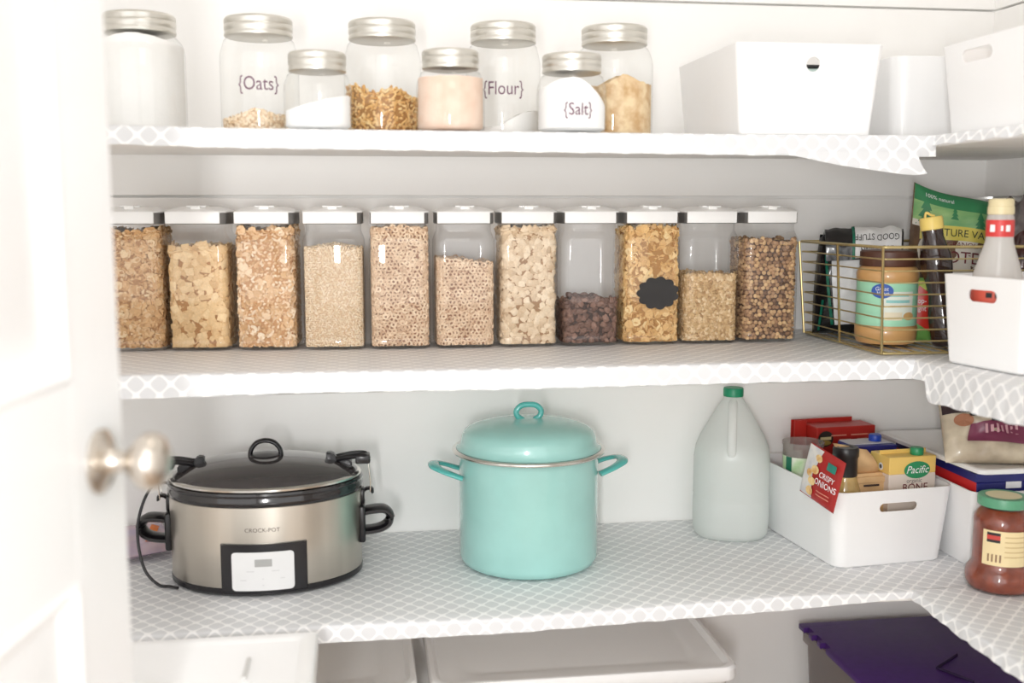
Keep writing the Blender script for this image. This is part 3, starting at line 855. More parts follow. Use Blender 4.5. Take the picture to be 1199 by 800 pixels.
# folded top: a roll falling forward
fold = BM()
def foldfn(u, v, l=0):
    q = min(1, max(0, v/.098))
    P = [(0, H_-.016), (-.010, H_+.006), (-.030, H_+.014), (-.050, H_+.004), (-.060, H_-.018), (-.064, H_-.044)]
    k = q*5; i = min(4, int(k)); f = k-i
    y = P[i][0]+(P[i+1][0]-P[i][0])*f; z = P[i][1]+(P[i+1][1]-P[i][1])*f
    ty, tz = P[i+1][0]-P[i][0], P[i+1][1]-P[i][1]; m = math.hypot(ty, tz)
    n = l+.0055*noise.noise(Vector((u*50, v*50, 5)))
    return Vector((u*(1-.08*q)+.010, y+tz/m*n, z-ty/m*n+.10*u*q*.5))
g = [[fold.verts.new(foldfn(W_*.96*(i/20-.5), .098*j/12)) for i in range(21)] for j in range(13)]
g2 = [[fold.verts.new(foldfn(W_*.96*(i/20-.5), .098*j/12, -.009)) for i in range(21)] for j in range(13)]
for j in range(12):
    for i in range(20):
        fold.faces.new((g[j][i], g[j][i+1], g[j+1][i+1], g[j+1][i])); fold.faces.new((g2[j][i], g2[j+1][i], g2[j+1][i+1], g2[j][i+1]))
for i in range(20):
    fold.faces.new((g[12][i], g[12][i+1], g2[12][i+1], g2[12][i])); fold.faces.new((g[0][i], g2[0][i], g2[0][i+1], g[0][i+1]))
for j in range(12):
    for i in (0, 20): fold.faces.new((g[j][i], g[j+1][i], g2[j+1][i], g2[j][i]))
fo = obj('folded_top', fold, BLK, bag, 60)
bm = BM(); print_on(bm, rect_bm(.086, .070, 16, 14), foldfn, .026, .061, lift=.002)
obj('white_panel', bm, pm('silver_white_foil', (226, 226, 226), .35, var=.08), fo, 60)
bm = BM()
print_on(bm, text_bm('GOOD STUFF', .0150, -.9), foldfn, .024, .066, rot=0, lift=.0032); print_on(bm, text_bm('INCOMING', .0135, -.9), foldfn, .024, .084, rot=0, lift=.0032)
obj('lettering', bm, flat('black_print', (40, 40, 42)), fo, 0)
bm = BM(); print_on(bm, rect_bm(.005, .074, 2, 14), foldfn, -.020, .060, lift=.0024); obj('green_stripe', bm, flat('foil_green', (18, 106, 82), .35), fo, 60)

# granola pouch
nv = thing('granola_pouch', (1.118, -.185, BB), 'tall green and brown granola pouch with a slanted top in the wire basket', 'bag', rz=R(-14))
W_, H_ = .190, .300
def ol(a, b): return (W_*.5*a+.012*b, H_*b-(.040*(a+1)*b**1.1)+.012*math.sin(a*2)*b)
fn = pouch_fn(W_, H_, .062, 8.3, .004, ol)
pouch('pouch_body', nv, fn, W_, H_, pm('brown_pouch', (98, 74, 56), .4, rgb2=(150, 118, 88), scale=24), 30, 40)
Fr = front(fn)
bm = BM(); print_on(bm, rect_bm(.188, .078, 30, 16), Fr, 0, .260, lift=.0016)
gp = obj('green_print', bm, pm('meadow_print', (166, 204, 132), .4, rgb2=(112, 172, 112), scale=16, stretch=(.6, 1, 2.2)), nv, 60)
bm = BM()
print_on(bm, rect_bm(.188, .030, 30, 6), Fr, 0, .284, lift=.0024)
for x, z, s in ((-.074, .240, 1.5), (-.024, .256, .7), (.022, .242, 1.1), (.060, .238, .7)):
    for k in range(3):
        t = poly_bm([(-.011*s*(1-k*.22), .011*s*k), (.011*s*(1-k*.22), .011*s*k), (0, .011*s*k+.018*s)]); print_on(bm, t, Fr, x, z-.012*s, lift=.0024, cuts=2)
obj('tree_print', bm, flat('forest_green', (56, 136, 88), .4), nv, 60)
bm = BM(); print_on(bm, text_bm('100% natural', .011, .9), Fr, -.052, .284, lift=.0034); obj('lettering', bm, flat('white_print', (244, 244, 246)), nv, 0)
bm = BM()
t = disc_bm(.074, .060, 48); print_on(bm, t, Fr, -.010, .174, lift=.0020)
print_on(bm, rect_bm(.188, .012, 30, 3), Fr, 0, .225, lift=.0022)
obj('white_badge', bm, flat('cream_white', (232, 226, 214)), nv, 60)
bm = BM()
def arc(u, v, l): return Fr(u, v-u*u*1.6, l)
print_on(bm, rect_bm(.165, .030, 34, 6), arc, .0, .220, lift=.0032)
yb = obj('yellow_banner', bm, flat('banner_yellow', (226, 210, 96), .4), nv, 60)
bm = BM(); print_on(bm, text_bm('NATURE VALLEY', .0225, .82), arc, .0, .220, lift=.0042); obj('lettering', bm, flat('dark_green_print', (58, 66, 40)), yb, 0)
bm = BM(); print_on(bm, text_bm('GRANOLA', .0150, .9), arc, -.004, .196, lift=.0036); print_on(bm, text_bm('PROTEIN', .036, .85), arc, -.006, .168, lift=.0036)
obj('lettering', bm, flat('maroon_print', (112, 36, 42)), nv, 0)

# small red and green snack packet
sp = thing('snack_packet', (1.004, -.268, BB+.0), 'small red and green snack packet between peanut butter and syrup', 'packet', rz=R(-24))
fn = pouch_fn(.042, .115, .022, 5.5, .002); pouch('packet_body', sp, fn, .042, .115, flat('snack_green', (116, 172, 84), .35), 12, 24)
Fr = front(fn)
bm = BM(); print_on(bm, poly_bm([(-.019, -.02), (.019, -.045), (.019, .022), (-.004, .040)]), Fr, 0, .062, lift=.0016, cuts=3); print_on(bm, rect_bm(.03, .016, 8, 4), Fr, -.002, .102, lift=.0012, mi=1)
obj('red_band', bm, [flat('snack_red', (214, 52, 40), .35), flat('snack_lime', (206, 220, 110), .35)], sp, 60)
bm = BM(); print_on(bm, text_bm('Pop-', .014, .8), Fr, -.001, .074, lift=.003); print_on(bm, text_bm('right', .014, .8), Fr, -.001, .060, lift=.003); obj('lettering', bm, flat('white_print', (244, 244, 246)), sp, 0)

# dark brown crinkled bag in the corner
cb = thing('snack_bag', (1.176, -.300, BB), 'dark red-brown crinkled bag with a clear grey top near the right wall', 'bag', rz=R(-52))
W_, H_ = .130, .265
def ol(a, b): return (W_*.5*a*(1-.35*b*b), H_*b*(1-.14*a*a)+.012*math.sin(a*7)*b)
fn = pouch_fn(W_, H_, .060, 2.2, .012, ol); pouch('bag_body', cb, fn, W_, H_, pm('red_brown_film', (78, 40, 36), .22, rgb2=(48, 28, 30), scale=40, coat=.4), 26, 36)
bm = BM(); print_on(bm, rect_bm(.124, .070, 20, 8), front(fn), 0, .228, lift=.0012); obj('clear_top', bm, pm('grey_film', (126, 118, 116), .2, rgb2=(86, 78, 80), scale=35, coat=.4), cb, 60)
bm = BM(); print_on(bm, rect_bm(.030, .060, 6, 8), front(fn), .036, .165, lift=.0016); obj('white_print', bm, flat('white_print', (244, 244, 246)), cb, 60)

# white bin at the edge with a bottle inside
ROT = R(12)
bin2 = open_bin('storage_bin', (1.062, -.5500, Z2+.0028), .135, .086, .1410, 'white bin with a hand slot in front of the gold basket, holding a clear bottle', rz=ROT, flare=.010, corner=.012, slots=(('left', .000, .1115, .0290, .0095),))
vb = thing('clear_bottle', (.985, -.531, Z2+.0092), 'clear glass bottle with cream cap and red neck band in the slotted white bin', 'bottle', rz=R(-30))
bm = BM(); lathe(bm, [(.026, 0), (.032, .002), (.034, .008), (.035, .02), (.0365, .11), (.0375, .122), (.036, .135), (.030, .155), (.0245, .172), (.021, .185), (.020, .193), (.020, .221), (.0195, .225), (.018, .228), (.018, .236)], 44, cap1=False)
obj('bottle_body', bm, thin_clear('bottle_glass', (.98, .98, .97), (.75, .75, .74), milky=.75, milk=(252, 251, 248)), vb, 60)
bm = BM(); lathe(bm, [(.018, .228), (.0195, .229), (.0195, .240), (.0185, .241), (.0185, .250), (.0170, .2525), (.001, .2525)], 36); obj('cap', bm, flat('cream_cap', (228, 214, 172), .4), vb, 35)
bm = BM(); lathe(bm, [(.0204, .194), (.0206, .195), (.0206, .219), (.0204, .220)], 36, cap0=False, cap1=False)
nb = obj('neck_band', bm, flat('neck_red', (214, 62, 60), .4), vb, 40); nb['label'] = 'red printed neck band'
bm = BM(); f2 = cyl_fn(.0206)
for u, w, hh in ((-.012, .008, .011), (.011, .007, .010), (.002, .003, .008)): print_on(bm, rect_bm(w, hh, 4, 1), f2, u, .207, lift=.0006)
obj('band_print', bm, flat('white_print', (244, 244, 246)), nb, 0)
f3 = cyl_fn(.0368)
bm = BM(); lathe(bm, [(.0360, .056), (.0368, .0565), (.0371, .1110), (.0366, .1115)], 44, cap0=False, cap1=False)
bl = obj('label', bm, flat('coral_label', (232, 104, 84), .45), vb, 40)
bm = BM()
for u, w in ((-.012, .009), (.0, .007)): print_on(bm, rect_bm(w, .008, 4, 1), f3, u, .1045, lift=.0010)
obj('label_print', bm, flat('black_print', (40, 40, 42)), bl, 0)

# ------------------------------------------------------------------ slow cooker
SCX, SCY = -.1722, -.2085
A_, B_ = .1640, .1240
sc = thing('slow_cooker', (SCX, SCY, Z3+.0006), 'oval stainless slow cooker with black lid, handles and white control panel', 'slow cooker')
def EL(d, z): return at(ellip(A_+d, B_+d, 72), z)
bm = BM(); loft(bm, [EL(-.012, 0), EL(-.004, .001), EL(.0005, .005), EL(.0008, .013), EL(-.001, .015)]); obj('base', bm, BLACKPL, sc, 40)
bm = BM(); loft(bm, [EL(-.001, .0135), EL(0, .015), EL(.0004, .08), EL(.0010, .1515), EL(-.001, .153)]); obj('steel_body', bm, STEEL, sc, 40)
bm = BM(); loft(bm, [EL(-.002, .1515), EL(.002, .153), EL(.0035, .156), EL(.0035, .163), EL(.0020, .166), EL(.0020, .170), EL(.0035, .172), EL(.0025, .1755), EL(-.002, .177)]); obj('crock_rim', bm, BLACKGL, sc, 40)
bm = BM()
loft(bm, [EL(-.001, .1768), EL(.0005, .178), EL(.0008, .181), EL(-.0015, .1832), EL(-.006, .1838)]); lr = obj('lid_rim', bm, CHROME, sc, 40)
bm = BM()
dome = []
for k in range(9):
    f = k/8; s = math.cos(f*PI/2*.97); dome.append(at(ellip((A_-.005)*s, (B_-.005)*s, 72), .183+.030*math.sin(f*PI/2)**1.3))
loft(bm, dome); obj('glass_lid', bm, pm('smoked_glass', (58, 54, 54), .10, var=.1, coat=.6), sc, 60)
bm = BM()
lathe(bm, [(.0295, .2075), (.030, .2100), (.026, .2145), (.012, .2165), (.001, .217)], 40)
kn = obj('lid_knob', bm, BLACKPL, sc, 40)
bm = BM(); tube(bm, smoothpath([(-.0265, 0, .211), (-.0245, 0, .223), (-.015, 0, .2345), (0, 0, .2385), (.015, 0, .2345), (.0245, 0, .223), (.0265, 0, .211)], 6), .0042, 10, ry=.008, upv=(0, 0, 1)); obj('knob_loop', bm, BLACKPL, kn, 60)
# control panel wrapped on the front
def ef(u, v, l):
    a = -PI/2+u/A_*1.0
    # walk by x so the panel keeps its width
    x = u; y = -B_*math.sqrt(max(0, 1-(x/A_)**2))
    nx, ny = x/A_**2, y/B_**2; q = math.hypot(nx, ny)
    return Vector((x+nx/q*l, y+ny/q*l, v))
def wrap_plate(w, h, u0, v0, l0, l1, nx=24, bev=.003, corner=.0):
    bm = BM(); t = []
    def loopat(ins, l):
        pts = []
        P = rrect(w/2-ins, h/2-ins, max(corner-ins, .0006), 4)
        # refine along straight runs
        Q = []
        for a, b in zip(P, P[1:]+P[:1]):
            n = max(1, int(abs(a[0]-b[0])/.006))
            for k in range(n): Q.append((a[0]+(b[0]-a[0])*k/n, a[1]+(b[1]-a[1])*k/n))
        return [ef(u0+x, v0+y, l) for x, y in Q]
    a, b, = loopat(0, l0), loopat(0, l1-.0005)
    n = len(a)
    R1 = [bm.verts.new(p) for p in a]; R2 = [bm.verts.new(p) for p in b]
    for i in range(n): bm.faces.new((R1[i], R1[(i+1) % n], R2[(i+1) % n], R2[i]))
    m = 24
    g = [[bm.verts.new(ef(u0+(w-.002)*(i/m-.5), v0+(h-.002)*(j/4-.5), l1)) for i in range(m+1)] for j in range(5)]
    if corner:
        # rounded face as a strip fan
        bm.free(); bm = BM()
        L0, L1 = loopat(0, l0), loopat(0, l1)
        R1 = [bm.verts.new(p) for p in L0]; R2 = [bm.verts.new(p) for p in L1]
        for i in range(n): bm.faces.new((R1[i], R1[(i+1) % n], R2[(i+1) % n], R2[i]))
        c = sorted(range(n), key=lambda i: L1[i].x)
        # triangulate by vertical columns
        f = bm.faces.new(R2); bmesh.ops.triangulate(bm, faces=[f])
        return bm
    for j in range(4):
        for i in range(m): bm.faces.new((g[j][i], g[j][i+1], g[j+1][i+1], g[j+1][i]))
    return bm
SX0 = -.1688-SCX
cp = obj('control_panel', wrap_plate(.138, .083, SX0, .0500, -.002, .004), BLACKPL, sc, 30)
bm = BM()
cx_ = -.1704-SCX
Pp = rrect(.0495, .0325, .006, 5)
print_on(bm, rect_bm(.099, .053, 20, 2), ef, cx_, .0455, lift=.0050)
print_on(bm, rect_bm(.088, .0655, 20, 2), ef, cx_, .0455, lift=.00505)
for sx in (-1, 1):
    for sy_ in (-1, 1): print_on(bm, disc_bm(.0062, .0062, 20), ef, cx_+sx*.0433, .0455+sy_*.0265, lift=.00502)
pf = obj('panel_face', bm, pm('panel_white', (216, 216, 216), .35, var=.02), cp, 0)
bm = BM(); print_on(bm, rect_bm(.0275, .0125, 6, 1), ef, cx_+.001, .0600, lift=.0056); lc = obj('display', bm, flat('lcd_grey', (164, 164, 162), .3), pf, 0); lc['label'] = 'small grey display'
bm = BM()
for u, v, w in ((-.031, .031, .010), (.031, .033, .007), (0, .033, .003), (0, .022, .003), (-.02, .046, .012), (.02, .046, .012)): print_on(bm, rect_bm(w, .0016, 2, 1), ef, cx_+u, v, lift=.0056)
obj('button_marks', bm, flat('pale_mark', (200, 200, 200)), pf, 0)
bm = BM(); print_on(bm, text_bm('CROCK-POT', .0095, 1.05), ef, -.172-SCX+.002, .114, lift=.0008); obj('lettering', bm, flat('steel_print', (78, 66, 60)), sc, 0)
# side handles, lid clamps, hooks
for s in (-1, 1):
    bm = BM()
    x0 = s*(A_-.001)
    P = [(x0, -.03, .104), (s*(A_+.018), -.03, .108), (s*(A_+.040), -.029, .108), (s*(A_+.050), -.028, .098), (s*(A_+.048), -.028, .084), (s*(A_+.036), -.029, .075), (s*(A_+.016), -.03, .071), (x0, -.03, .071)]
    tube(bm, smoothpath([(x, y+.03, z) for x, y, z in P], 5), .0075, 10, ry=.020, upv=(0, 0, 1))
    box(bm, s*(A_+.001)-.006, s*(A_+.001)+.006, -.03, .03, .055, .122, .004, 2)
    obj('side_handle', bm, BLACKPL, sc, 50)
    bm = BM()
    box(bm, s*(A_+.002)-.004, s*(A_+.002)+.004, -.012, .012, .120, .148, .002, 1)
    tube(bm, smoothpath([(s*(A_+.002), 0, .140), (s*(A_+.010), 0, .146), (s*(A_+.019), 0, .146), (s*(A_+.020), 0, .139)], 5), .0028, 8, ry=.010, upv=(0, 0, 1))
    obj('clamp_hook', bm, BLACKPL, sc, 50)
    bm = BM()
    loft(bm, [[(s*(A_-.060), -.009, .2), (s*(A_-.060), .009, .2), (s*(A_-.060), .009, .2145), (s*(A_-.060), -.009, .2145)],
              [(s*(A_-.048), -.010, .197), (s*(A_-.048), .010, .197), (s*(A_-.048), .010, .2145), (s*(A_-.048), -.010, .2145)],
              [(s*(A_-.040), -.008, .1955), (s*(A_-.040), .008, .1955), (s*(A_-.040), .008, .2045), (s*(A_-.040), -.008, .2045)],
              [(s*(A_-.015), -.012, .187), (s*(A_-.015), .012, .187), (s*(A_-.015), .012, .199), (s*(A_-.015), -.012, .199)]])
    bmesh.ops.bevel(bm, geom=bm.edges[:], offset=.002, segments=2, affect='EDGES')
    for yy in (-.011, .011):
        tube(bm, smoothpath([(s*(A_-.042), yy*.8, .203), (s*(A_-.015), yy, .2075), (s*(A_+.008), yy, .207), (s*(A_+.013), yy, .198)], 4), .0050, 8)
    box(bm, s*(A_+.004)-.013, s*(A_+.004)+.013, -.016, .016, .194, .2095, .003, 2)
    cl = obj('lid_clamp', bm, BLACKPL, sc, 45)
    bm = BM(); 
    for yy in (-.011, .011): tube(bm, [(s*(A_+.013), yy, .200), (s*(A_+.017), yy, .16), (s*(A_+.016), yy*.9, .142)], .0010, 6)
    obj('clamp_wire', bm, CHROME, cl, 50)
bm = BM()
tube(bm, smoothpath([(-.150, .075, .120), (-.175, .05, .155), (-.196, .0, .160), (-.213, -.02, .118), (-.215, -.03, .075), (-.203, -.045, .030), (-.180, -.055, .006), (-.160, -.062, .0042), (-.145, -.072, .0042)], 10), .0026, 10)
obj('power_cord', bm, BLACKPL, sc, 60)

# ------------------------------------------------------------------ teal stock pot
PX, PY = .2945, -.2015
pot = thing('stock_pot', (PX, PY, Z3+.0006), 'turquoise enamel stock pot with domed lid, in the middle of the lowest shelf', 'pot')
r = .1262
bm = BM(); lathe(bm, [(r-.022, .0), (r-.010, .001), (r-.003, .006), (r, .015), (r, .195), (r+.001, .204), (r-.004, .2045), (r-.004, .19)], 80, cap1=False); obj('pot_body', bm, TEAL, pot, 45)
bm = BM(); tor = []
for k in range(13):
    a = 2*PI*k/12; tor.append((r+.0075+.0055*math.cos(a), .2080+.0042*math.sin(a)))
lathe(bm, tor+[], 80, cap0=False, cap1=False); bmesh.ops.remove_doubles(bm, verts=bm.verts, dist=1e-6); rm_ = obj('steel_rim', bm, CHROME, pot, 60); rm_['label'] = 'polished steel rim'
bm = BM(); lathe(bm, [(r+.0055, .2125), (r+.0025, .2145), (r-.002, .2185), (r-.0035, .226), (r-.0045, .234), (r-.009, .2420), (r-.018, .2485), (r-.034, .2540), (r-.058, .2590), (r-.085, .2625), (r-.11, .2640), (.0015, .2645)], 80); lid = obj('pot_lid', bm, TEAL, pot, 45)
bm = BM(); 
tube(bm, smoothpath([(-.009, 0, .2615), (-.0215, 0, .270), (-.0225, 0, .279), (-.013, 0, .2865), (0, 0, .2885), (.013, 0, .2865), (.0225, 0, .279), (.0215, 0, .270), (.009, 0, .2615), (0, 0, .2595)], 6, closed=True), .0052, 12, closed=True, ry=.0075, upv=(0, 1, 0)) if False else tube(bm, smoothpath([(-.010, 0, .2605), (-.0205, 0, .268), (-.0225, 0, .278), (-.0135, 0, .2870), (0, 0, .2890), (.0135, 0, .2870), (.0225, 0, .278), (.0205, 0, .268), (.010, 0, .2605)], 6), .0052, 12)
obj('lid_loop', bm, TEALD, lid, 60)
for s in (-1, 1):
    bm = BM()
    P = [(s*(r-.002), -.040, .166), (s*(r+.022), -.036, .175), (s*(r+.042), -.022, .182), (s*(r+.047), 0, .1840), (s*(r+.042), .022, .182), (s*(r+.022), .036, .175), (s*(r-.002), .040, .166)]
    tube(bm, smoothpath(P, 6), .0045, 10, ry=.0105, upv=(0, 0, 1)); 
    h = obj('pot_handle', bm, TEALD, pot, 60)

# ------------------------------------------------------------------ gallon jug
JX, JY = .717, -.0965
jug = thing('gallon_jug', (JX, JY, Z3+.0006), 'milky plastic gallon jug with green cap standing against the back wall', 'jug', rz=R(-20))
HDPE = thin_clear('milky_plastic', (.97, .98, .975), (.93, .945, .94), rough=.22, milky=.78, milk=(252, 253, 252), refl=.4)
bm = BM()
def JL(h, z, rr): return at(rrect(h, h, rr, 8), z)
loft(bm, [JL(.060, 0, .05), JL(.068, .003, .055), JL(.0725, .012, .056), JL(.0735, .03, .056), JL(.0735, .075, .056), JL(.0725, .080, .056), JL(.0735, .085, .056), JL(.0735, .158, .058), JL(.071, .175, .06), JL(.062, .198, .058), JL(.049, .221, .047), JL(.036, .244, .035), JL(.025, .262, .0245), JL(.0195, .270, .0192), JL(.0175, .275, .0172), JL(.0175, .287, .0172)], True, True)
obj('jug_body', bm, HDPE, jug, 50)
bm = BM(); tube(bm, smoothpath([(0, -.022, .266), (0, -.040, .259), (0, -.060, .236), (0, -.072, .205), (0, -.070, .182), (0, -.066, .172)], 6), .0085, 12); obj('jug_handle', bm, HDPE, jug, 60)
bm = BM(); lathe(bm, [(.0178, .2755), (.0195, .276), (.0197, .290), (.0185, .2925), (.001, .2925)], 40); gc = obj('screw_cap', bm, flat('cap_green', (22, 138, 98), .4), jug, 35); gc['label'] = 'green screw cap'
bm = BM(); loft(bm, [JL(.056, .004, .048), JL(.069, .012, .053), JL(.0705, .03, .053), JL(.0705, .158, .056), JL(.068, .172, .056), JL(.066, .176, .056)])
o = obj('vinegar', bm, thin_clear('clear_liquid', (.93, .955, .945), (.88, .91, .90), milky=.5, milk=(240, 247, 244), refl=.3), None, 50)
o.location = (JX, JY, Z3+.0006); o.rotation_euler = (0, 0, R(-20)); tag(o, 'clear liquid filling the lower half of the gallon jug', 'liquid', None, 'stuff')

# ------------------------------------------------------------------ white bin of groceries
G0 = Vector((.830, -.336, 0)); GA = R(6)
ex, ey = Vector((math.cos(GA), math.sin(GA), 0)), Vector((-math.sin(GA), math.cos(GA), 0))
def gp_(u, v, z=Z3+.0062): q = G0+ex*u+ey*v; return (q.x, q.y, z)
c_ = G0+ex*.108+ey*.145
open_bin('storage_bin', (c_.x, c_.y, Z3+.001), .1215, .158, .142, 'white bin with an oval hand slot full of groceries on the lowest shelf', rz=GA, flare=.012, corner=.026, slots=(('front', .006, .1100, .0380, .0080),))
# clear tub with green label
tb = thing('plastic_tub', gp_(.034, .190), 'clear plastic tub with pale green label in the back left of the grocery bin', 'tub', rz=R(-20))
bm = BM(); lathe(bm, [(.030, 0), (.032, .003), (.038, .165), (.0385, .180), (.040, .1805), (.040, .186), (.0385, .1865), (.0380, .181), (.031, .004)], 44, cap1=True)
obj('tub_body', bm, thin_clear('tub_plastic', (.93, .92, .91), (.60, .59, .59), milky=.22, milk=(220, 216, 212)), tb, 40)
fn = lambda u, v, l: cyl_fn(.0375+(v-.165)*.036+.0006)(u, v, l)
bm = BM(); print_on(bm, rect_bm(.17, .13, 44, 2), fn, .0, .095, lift=.0004); obj('label', bm, pm('pale_green_label', (232, 236, 222), .5, rgb2=(176, 212, 158), scale=34), tb, 60)
bm = BM(); print_on(bm, rect_bm(.014, .13, 5, 1), fn, -.030, .095, lift=.0012); obj('green_band', bm, flat('dark_green_band', (24, 108, 82), .4), tb, 60)
bm = BM()
for v in (.13, .115, .10, .088): print_on(bm, rect_bm(.008, .004, 3, 1), fn, -.042, v, lift=.0012)
obj('label_print', bm, flat('black_print', (40, 40, 42)), tb, 0)
# crispy onion packet hanging outside over the left rim
op = thing('onion_packet', (.7960, -.318, .980), 'red crispy onion packet hanging over the rim of the grocery bin', 'packet')
op.rotation_euler = (R(-4), R(12), R(-74))
_f = pouch_fn(.108, .112, .012, 4.4, .003)
fn = lambda u, v, l=0, side=1: _f(u, v, l, side)*.86
pouch('packet_body', op, fn, .108, .112, pm('packet_red', (168, 40, 38), .35, var=.1), 22, 24)
Fr = front(fn)
bm = BM(); print_on(bm, poly_bm([(-.053, -.052), (-.012, -.052), (-.022, .0), (-.008, .054), (-.053, .054)]), Fr, 0, .056, lift=.0014, cuts=4); obj('pale_side', bm, pm('packet_pale', (222, 218, 212), .4, rgb2=(190, 190, 196), scale=40), op, 60)
bm = BM()
for x, z, a, b_ in ((-.014, .092, .011, .008), (-.017, .066, .012, .009), (-.019, .040, .012, .009), (-.020, .018, .011, .010), (-.032, .054, .009, .008)): print_on(bm, disc_bm(a, b_, 20), Fr, x, z, lift=.0026)
obj('onion_picture', bm, pm('fried_onion', (236, 208, 150), .5, rgb2=(206, 150, 84), scale=90), op, 0)
bm = BM(); print_on(bm, rect_bm(.026, .017, 6, 4), Fr, .026, .088, lift=.0028); obj('brand_patch', bm, flat('teal_patch', (40, 128, 112)), op, 0)
bm = BM(); print_on(bm, text_bm('CRISPY', .0165, .85), Fr, .021, .063, lift=.0028); print_on(bm, text_bm('ONIONS', .0185, .85), Fr, .021, .046, lift=.0028)
for v in (.028, .020): print_on(bm, rect_bm(.038, .0022, 8, 1), Fr, .020, v, lift=.0028, mi=1)
obj('lettering', bm, [flat('white_print', (244, 244, 246)), flat('pink_print', (214, 140, 120))], op, 0)
# mustard jar
mj = thing('mustard_jar', gp_(.046, .058), 'small glass mustard jar with black lid at the front of the grocery bin', 'jar')
bm = BM(); lathe(bm, [(.024, 0), (.0285, .003), (.030, .012), (.030, .105), (.0285, .122), (.023, .140), (.0205, .147), (.0205, .160)], 40)
obj('jar_body', bm, pm('mustard', (206, 178, 116), .12, rgb2=(176, 146, 88), scale=30, coat=.5), mj, 60)
bm = BM(); lathe(bm, [(.0205, .150), (.0215, .151), (.0215, .184), (.0235, .187), (.0235, .199), (.0215, .2035), (.013, .2035), (.012, .202), (.001, .202)], 40); obj('cap', bm, pm('black_cap', (32, 29, 30), .35), mj, 35)
# brown paper bag with open flap
pg = thing('paper_bag', gp_(.096, .065), 'small brown kraft paper bag with its flap folded back, beside the mustard jar', 'bag', rz=GA)
KR = pm('kraft_paper', (214, 178, 132), .8, rgb2=(198, 160, 114), scale=22, bump=.3, bscale=90)
bm = BM()
loft(bm, [at(rrect(.029, .020, .002, 1), 0), at(rrect(.030, .021, .002, 1), .07), at(rrect(.031, .018, .002, 1), .142), at(rrect(.031, .012, .002, 1), .152)])
box(bm, -.032, .032, -.021, -.016, .136, .1475, .001, 1, mat=Matrix.Translation((0, 0, .0)))
obj('bag_body', bm, KR, pg, 30)
bm = BM()
g = []
for j in range(11):
    f = j/10
    y = .004+.004*f; z = .148+.062*f
    wd = .036*(1-.02*f)
    g.append([(-.010-.032*f*.9+wd*(i/8*2-1)*(1 if True else 1), y-.020*math.sin(f*2.6)+.006*math.sin(i*.8), z-.016*(i/8)*f) for i in range(9)])
vv = [[bm.verts.new(p) for p in row] for row in g]; vb_ = [[bm.verts.new((p[0], p[1]+.0012, p[2])) for p in row] for row in g]
for j in range(10):
    for i in range(8): bm.faces.new((vv[j][i], vv[j][i+1], vv[j+1][i+1], vv[j+1][i])); bm.faces.new((vb_[j][i], vb_[j+1][i], vb_[j+1][i+1], vb_[j][i+1]))
obj('flap', bm, KR, pg, 60)
bm = BM(); box(bm, -.020, .012, -.0225, -.0212, .130, .1335, .0004, 1); obj('tin_tie', bm, flat('dark_tie', (52, 40, 34)), pg, 0)
# red box
rb = thing('red_box', gp_(.142, .252), 'red food carton with a dark oval emblem, standing at the back of the grocery bin', 'box', rz=GA)
RED = pm('red_card', (178, 40, 32), .4, var=.12, scale=18)
bm = BM(); box(bm, -.060, .070, -.030, .024, 0, .203, .0015, 1); obj('carton', bm, RED, rb, 30)
bm = BM(); box(bm, -.088, -.061, .010, .013, .150, .212, .0008, 1); box(bm, -.088, .05, .0242, .0256, .16, .211, .0006, 1); obj('open_flap', bm, RED, rb, 30)
fn = plane_fn((0, -.030, 0), (1, 0, 0), (0, 0, 1), (0, -1, 0))
bm = BM(); print_on(bm, disc_bm(.017, .016, 28), fn, -.041, .180, lift=.0006); print_on(bm, rect_bm(.024, .006), fn, -.041, .181, lift=.001, mi=1); print_on(bm, disc_bm(.012, .005, 20), fn, -.041, .172, lift=.001, mi=2)
obj('emblem', bm, [flat('emblem_black', (40, 32, 26)), flat('emblem_cream', (206, 190, 140)), flat('emblem_gold', (160, 132, 60))], rb, 0)
bm = BM()
for k, (u, w) in enumerate(((-.012, .034), (.035, .040), (.002, .026), (.04, .022))): print_on(bm, rect_bm(w, .0026), fn, u, .186-.009*(k//2), lift=.0006)
obj('small_print', bm, flat('pink_print', (214, 140, 120)), rb, 0)
# cartons with screw caps
def screw_cap(parent, x, y, z, m):
    bm = BM(); lathe(bm, [(.0115, z), (.0120, z+.001), (.0120, z+.011), (.0105, z+.0135), (.0005, z+.0135)], 28, x, y); bm2 = BM()
    return obj('screw_cap', bm, m, parent, 35)
bc = thing('juice_carton', gp_(.148, .150), 'dark blue carton with a blue screw cap behind the yellow carton', 'carton', rz=GA)
bm = BM(); box(bm, -.046, .046, -.030, .030, 0, .186, .0015, 1); obj('carton_body', bm, flat('navy_card', (44, 48, 128), .4), bc, 30)
bm = BM(); box(bm, -.044, .044, -.016, .028, .186, .1878, .0006, 1); obj('carton_top', bm, flat('pale_card', (206, 206, 212), .5), bc, 30)
screw_cap(bc, .020, .005, .187, flat('blue_cap', (30, 66, 170), .35))
pc = thing('broth_carton', gp_(.168, .062), 'yellow and white broth carton with green oval emblem and green screw cap', 'carton', rz=GA)
YEL = flat('carton_yellow', (240, 204, 116), .4); CRM = flat('carton_cream', (226, 214, 204), .4)
bm = BM(); box(bm, -.0485, .0485, -.031, .031, 0, .152, .001, 1); box(bm, -.0485, .0485, -.031, .031, .152, .184, .0012, 1, mi=1)
obj('carton_body', bm, [CRM, YEL], pc, 30)
bm = BM()
box(bm, -.0485, .0485, .001, .004, .184, .1925, .0006, 1, mat=Matrix.Translation((0, 0, -.0015))); obj('top_fold', bm, YEL, pc, 30)
screw_cap(pc, .018, -.015, .184, flat('leaf_green', (44, 146, 96), .35))
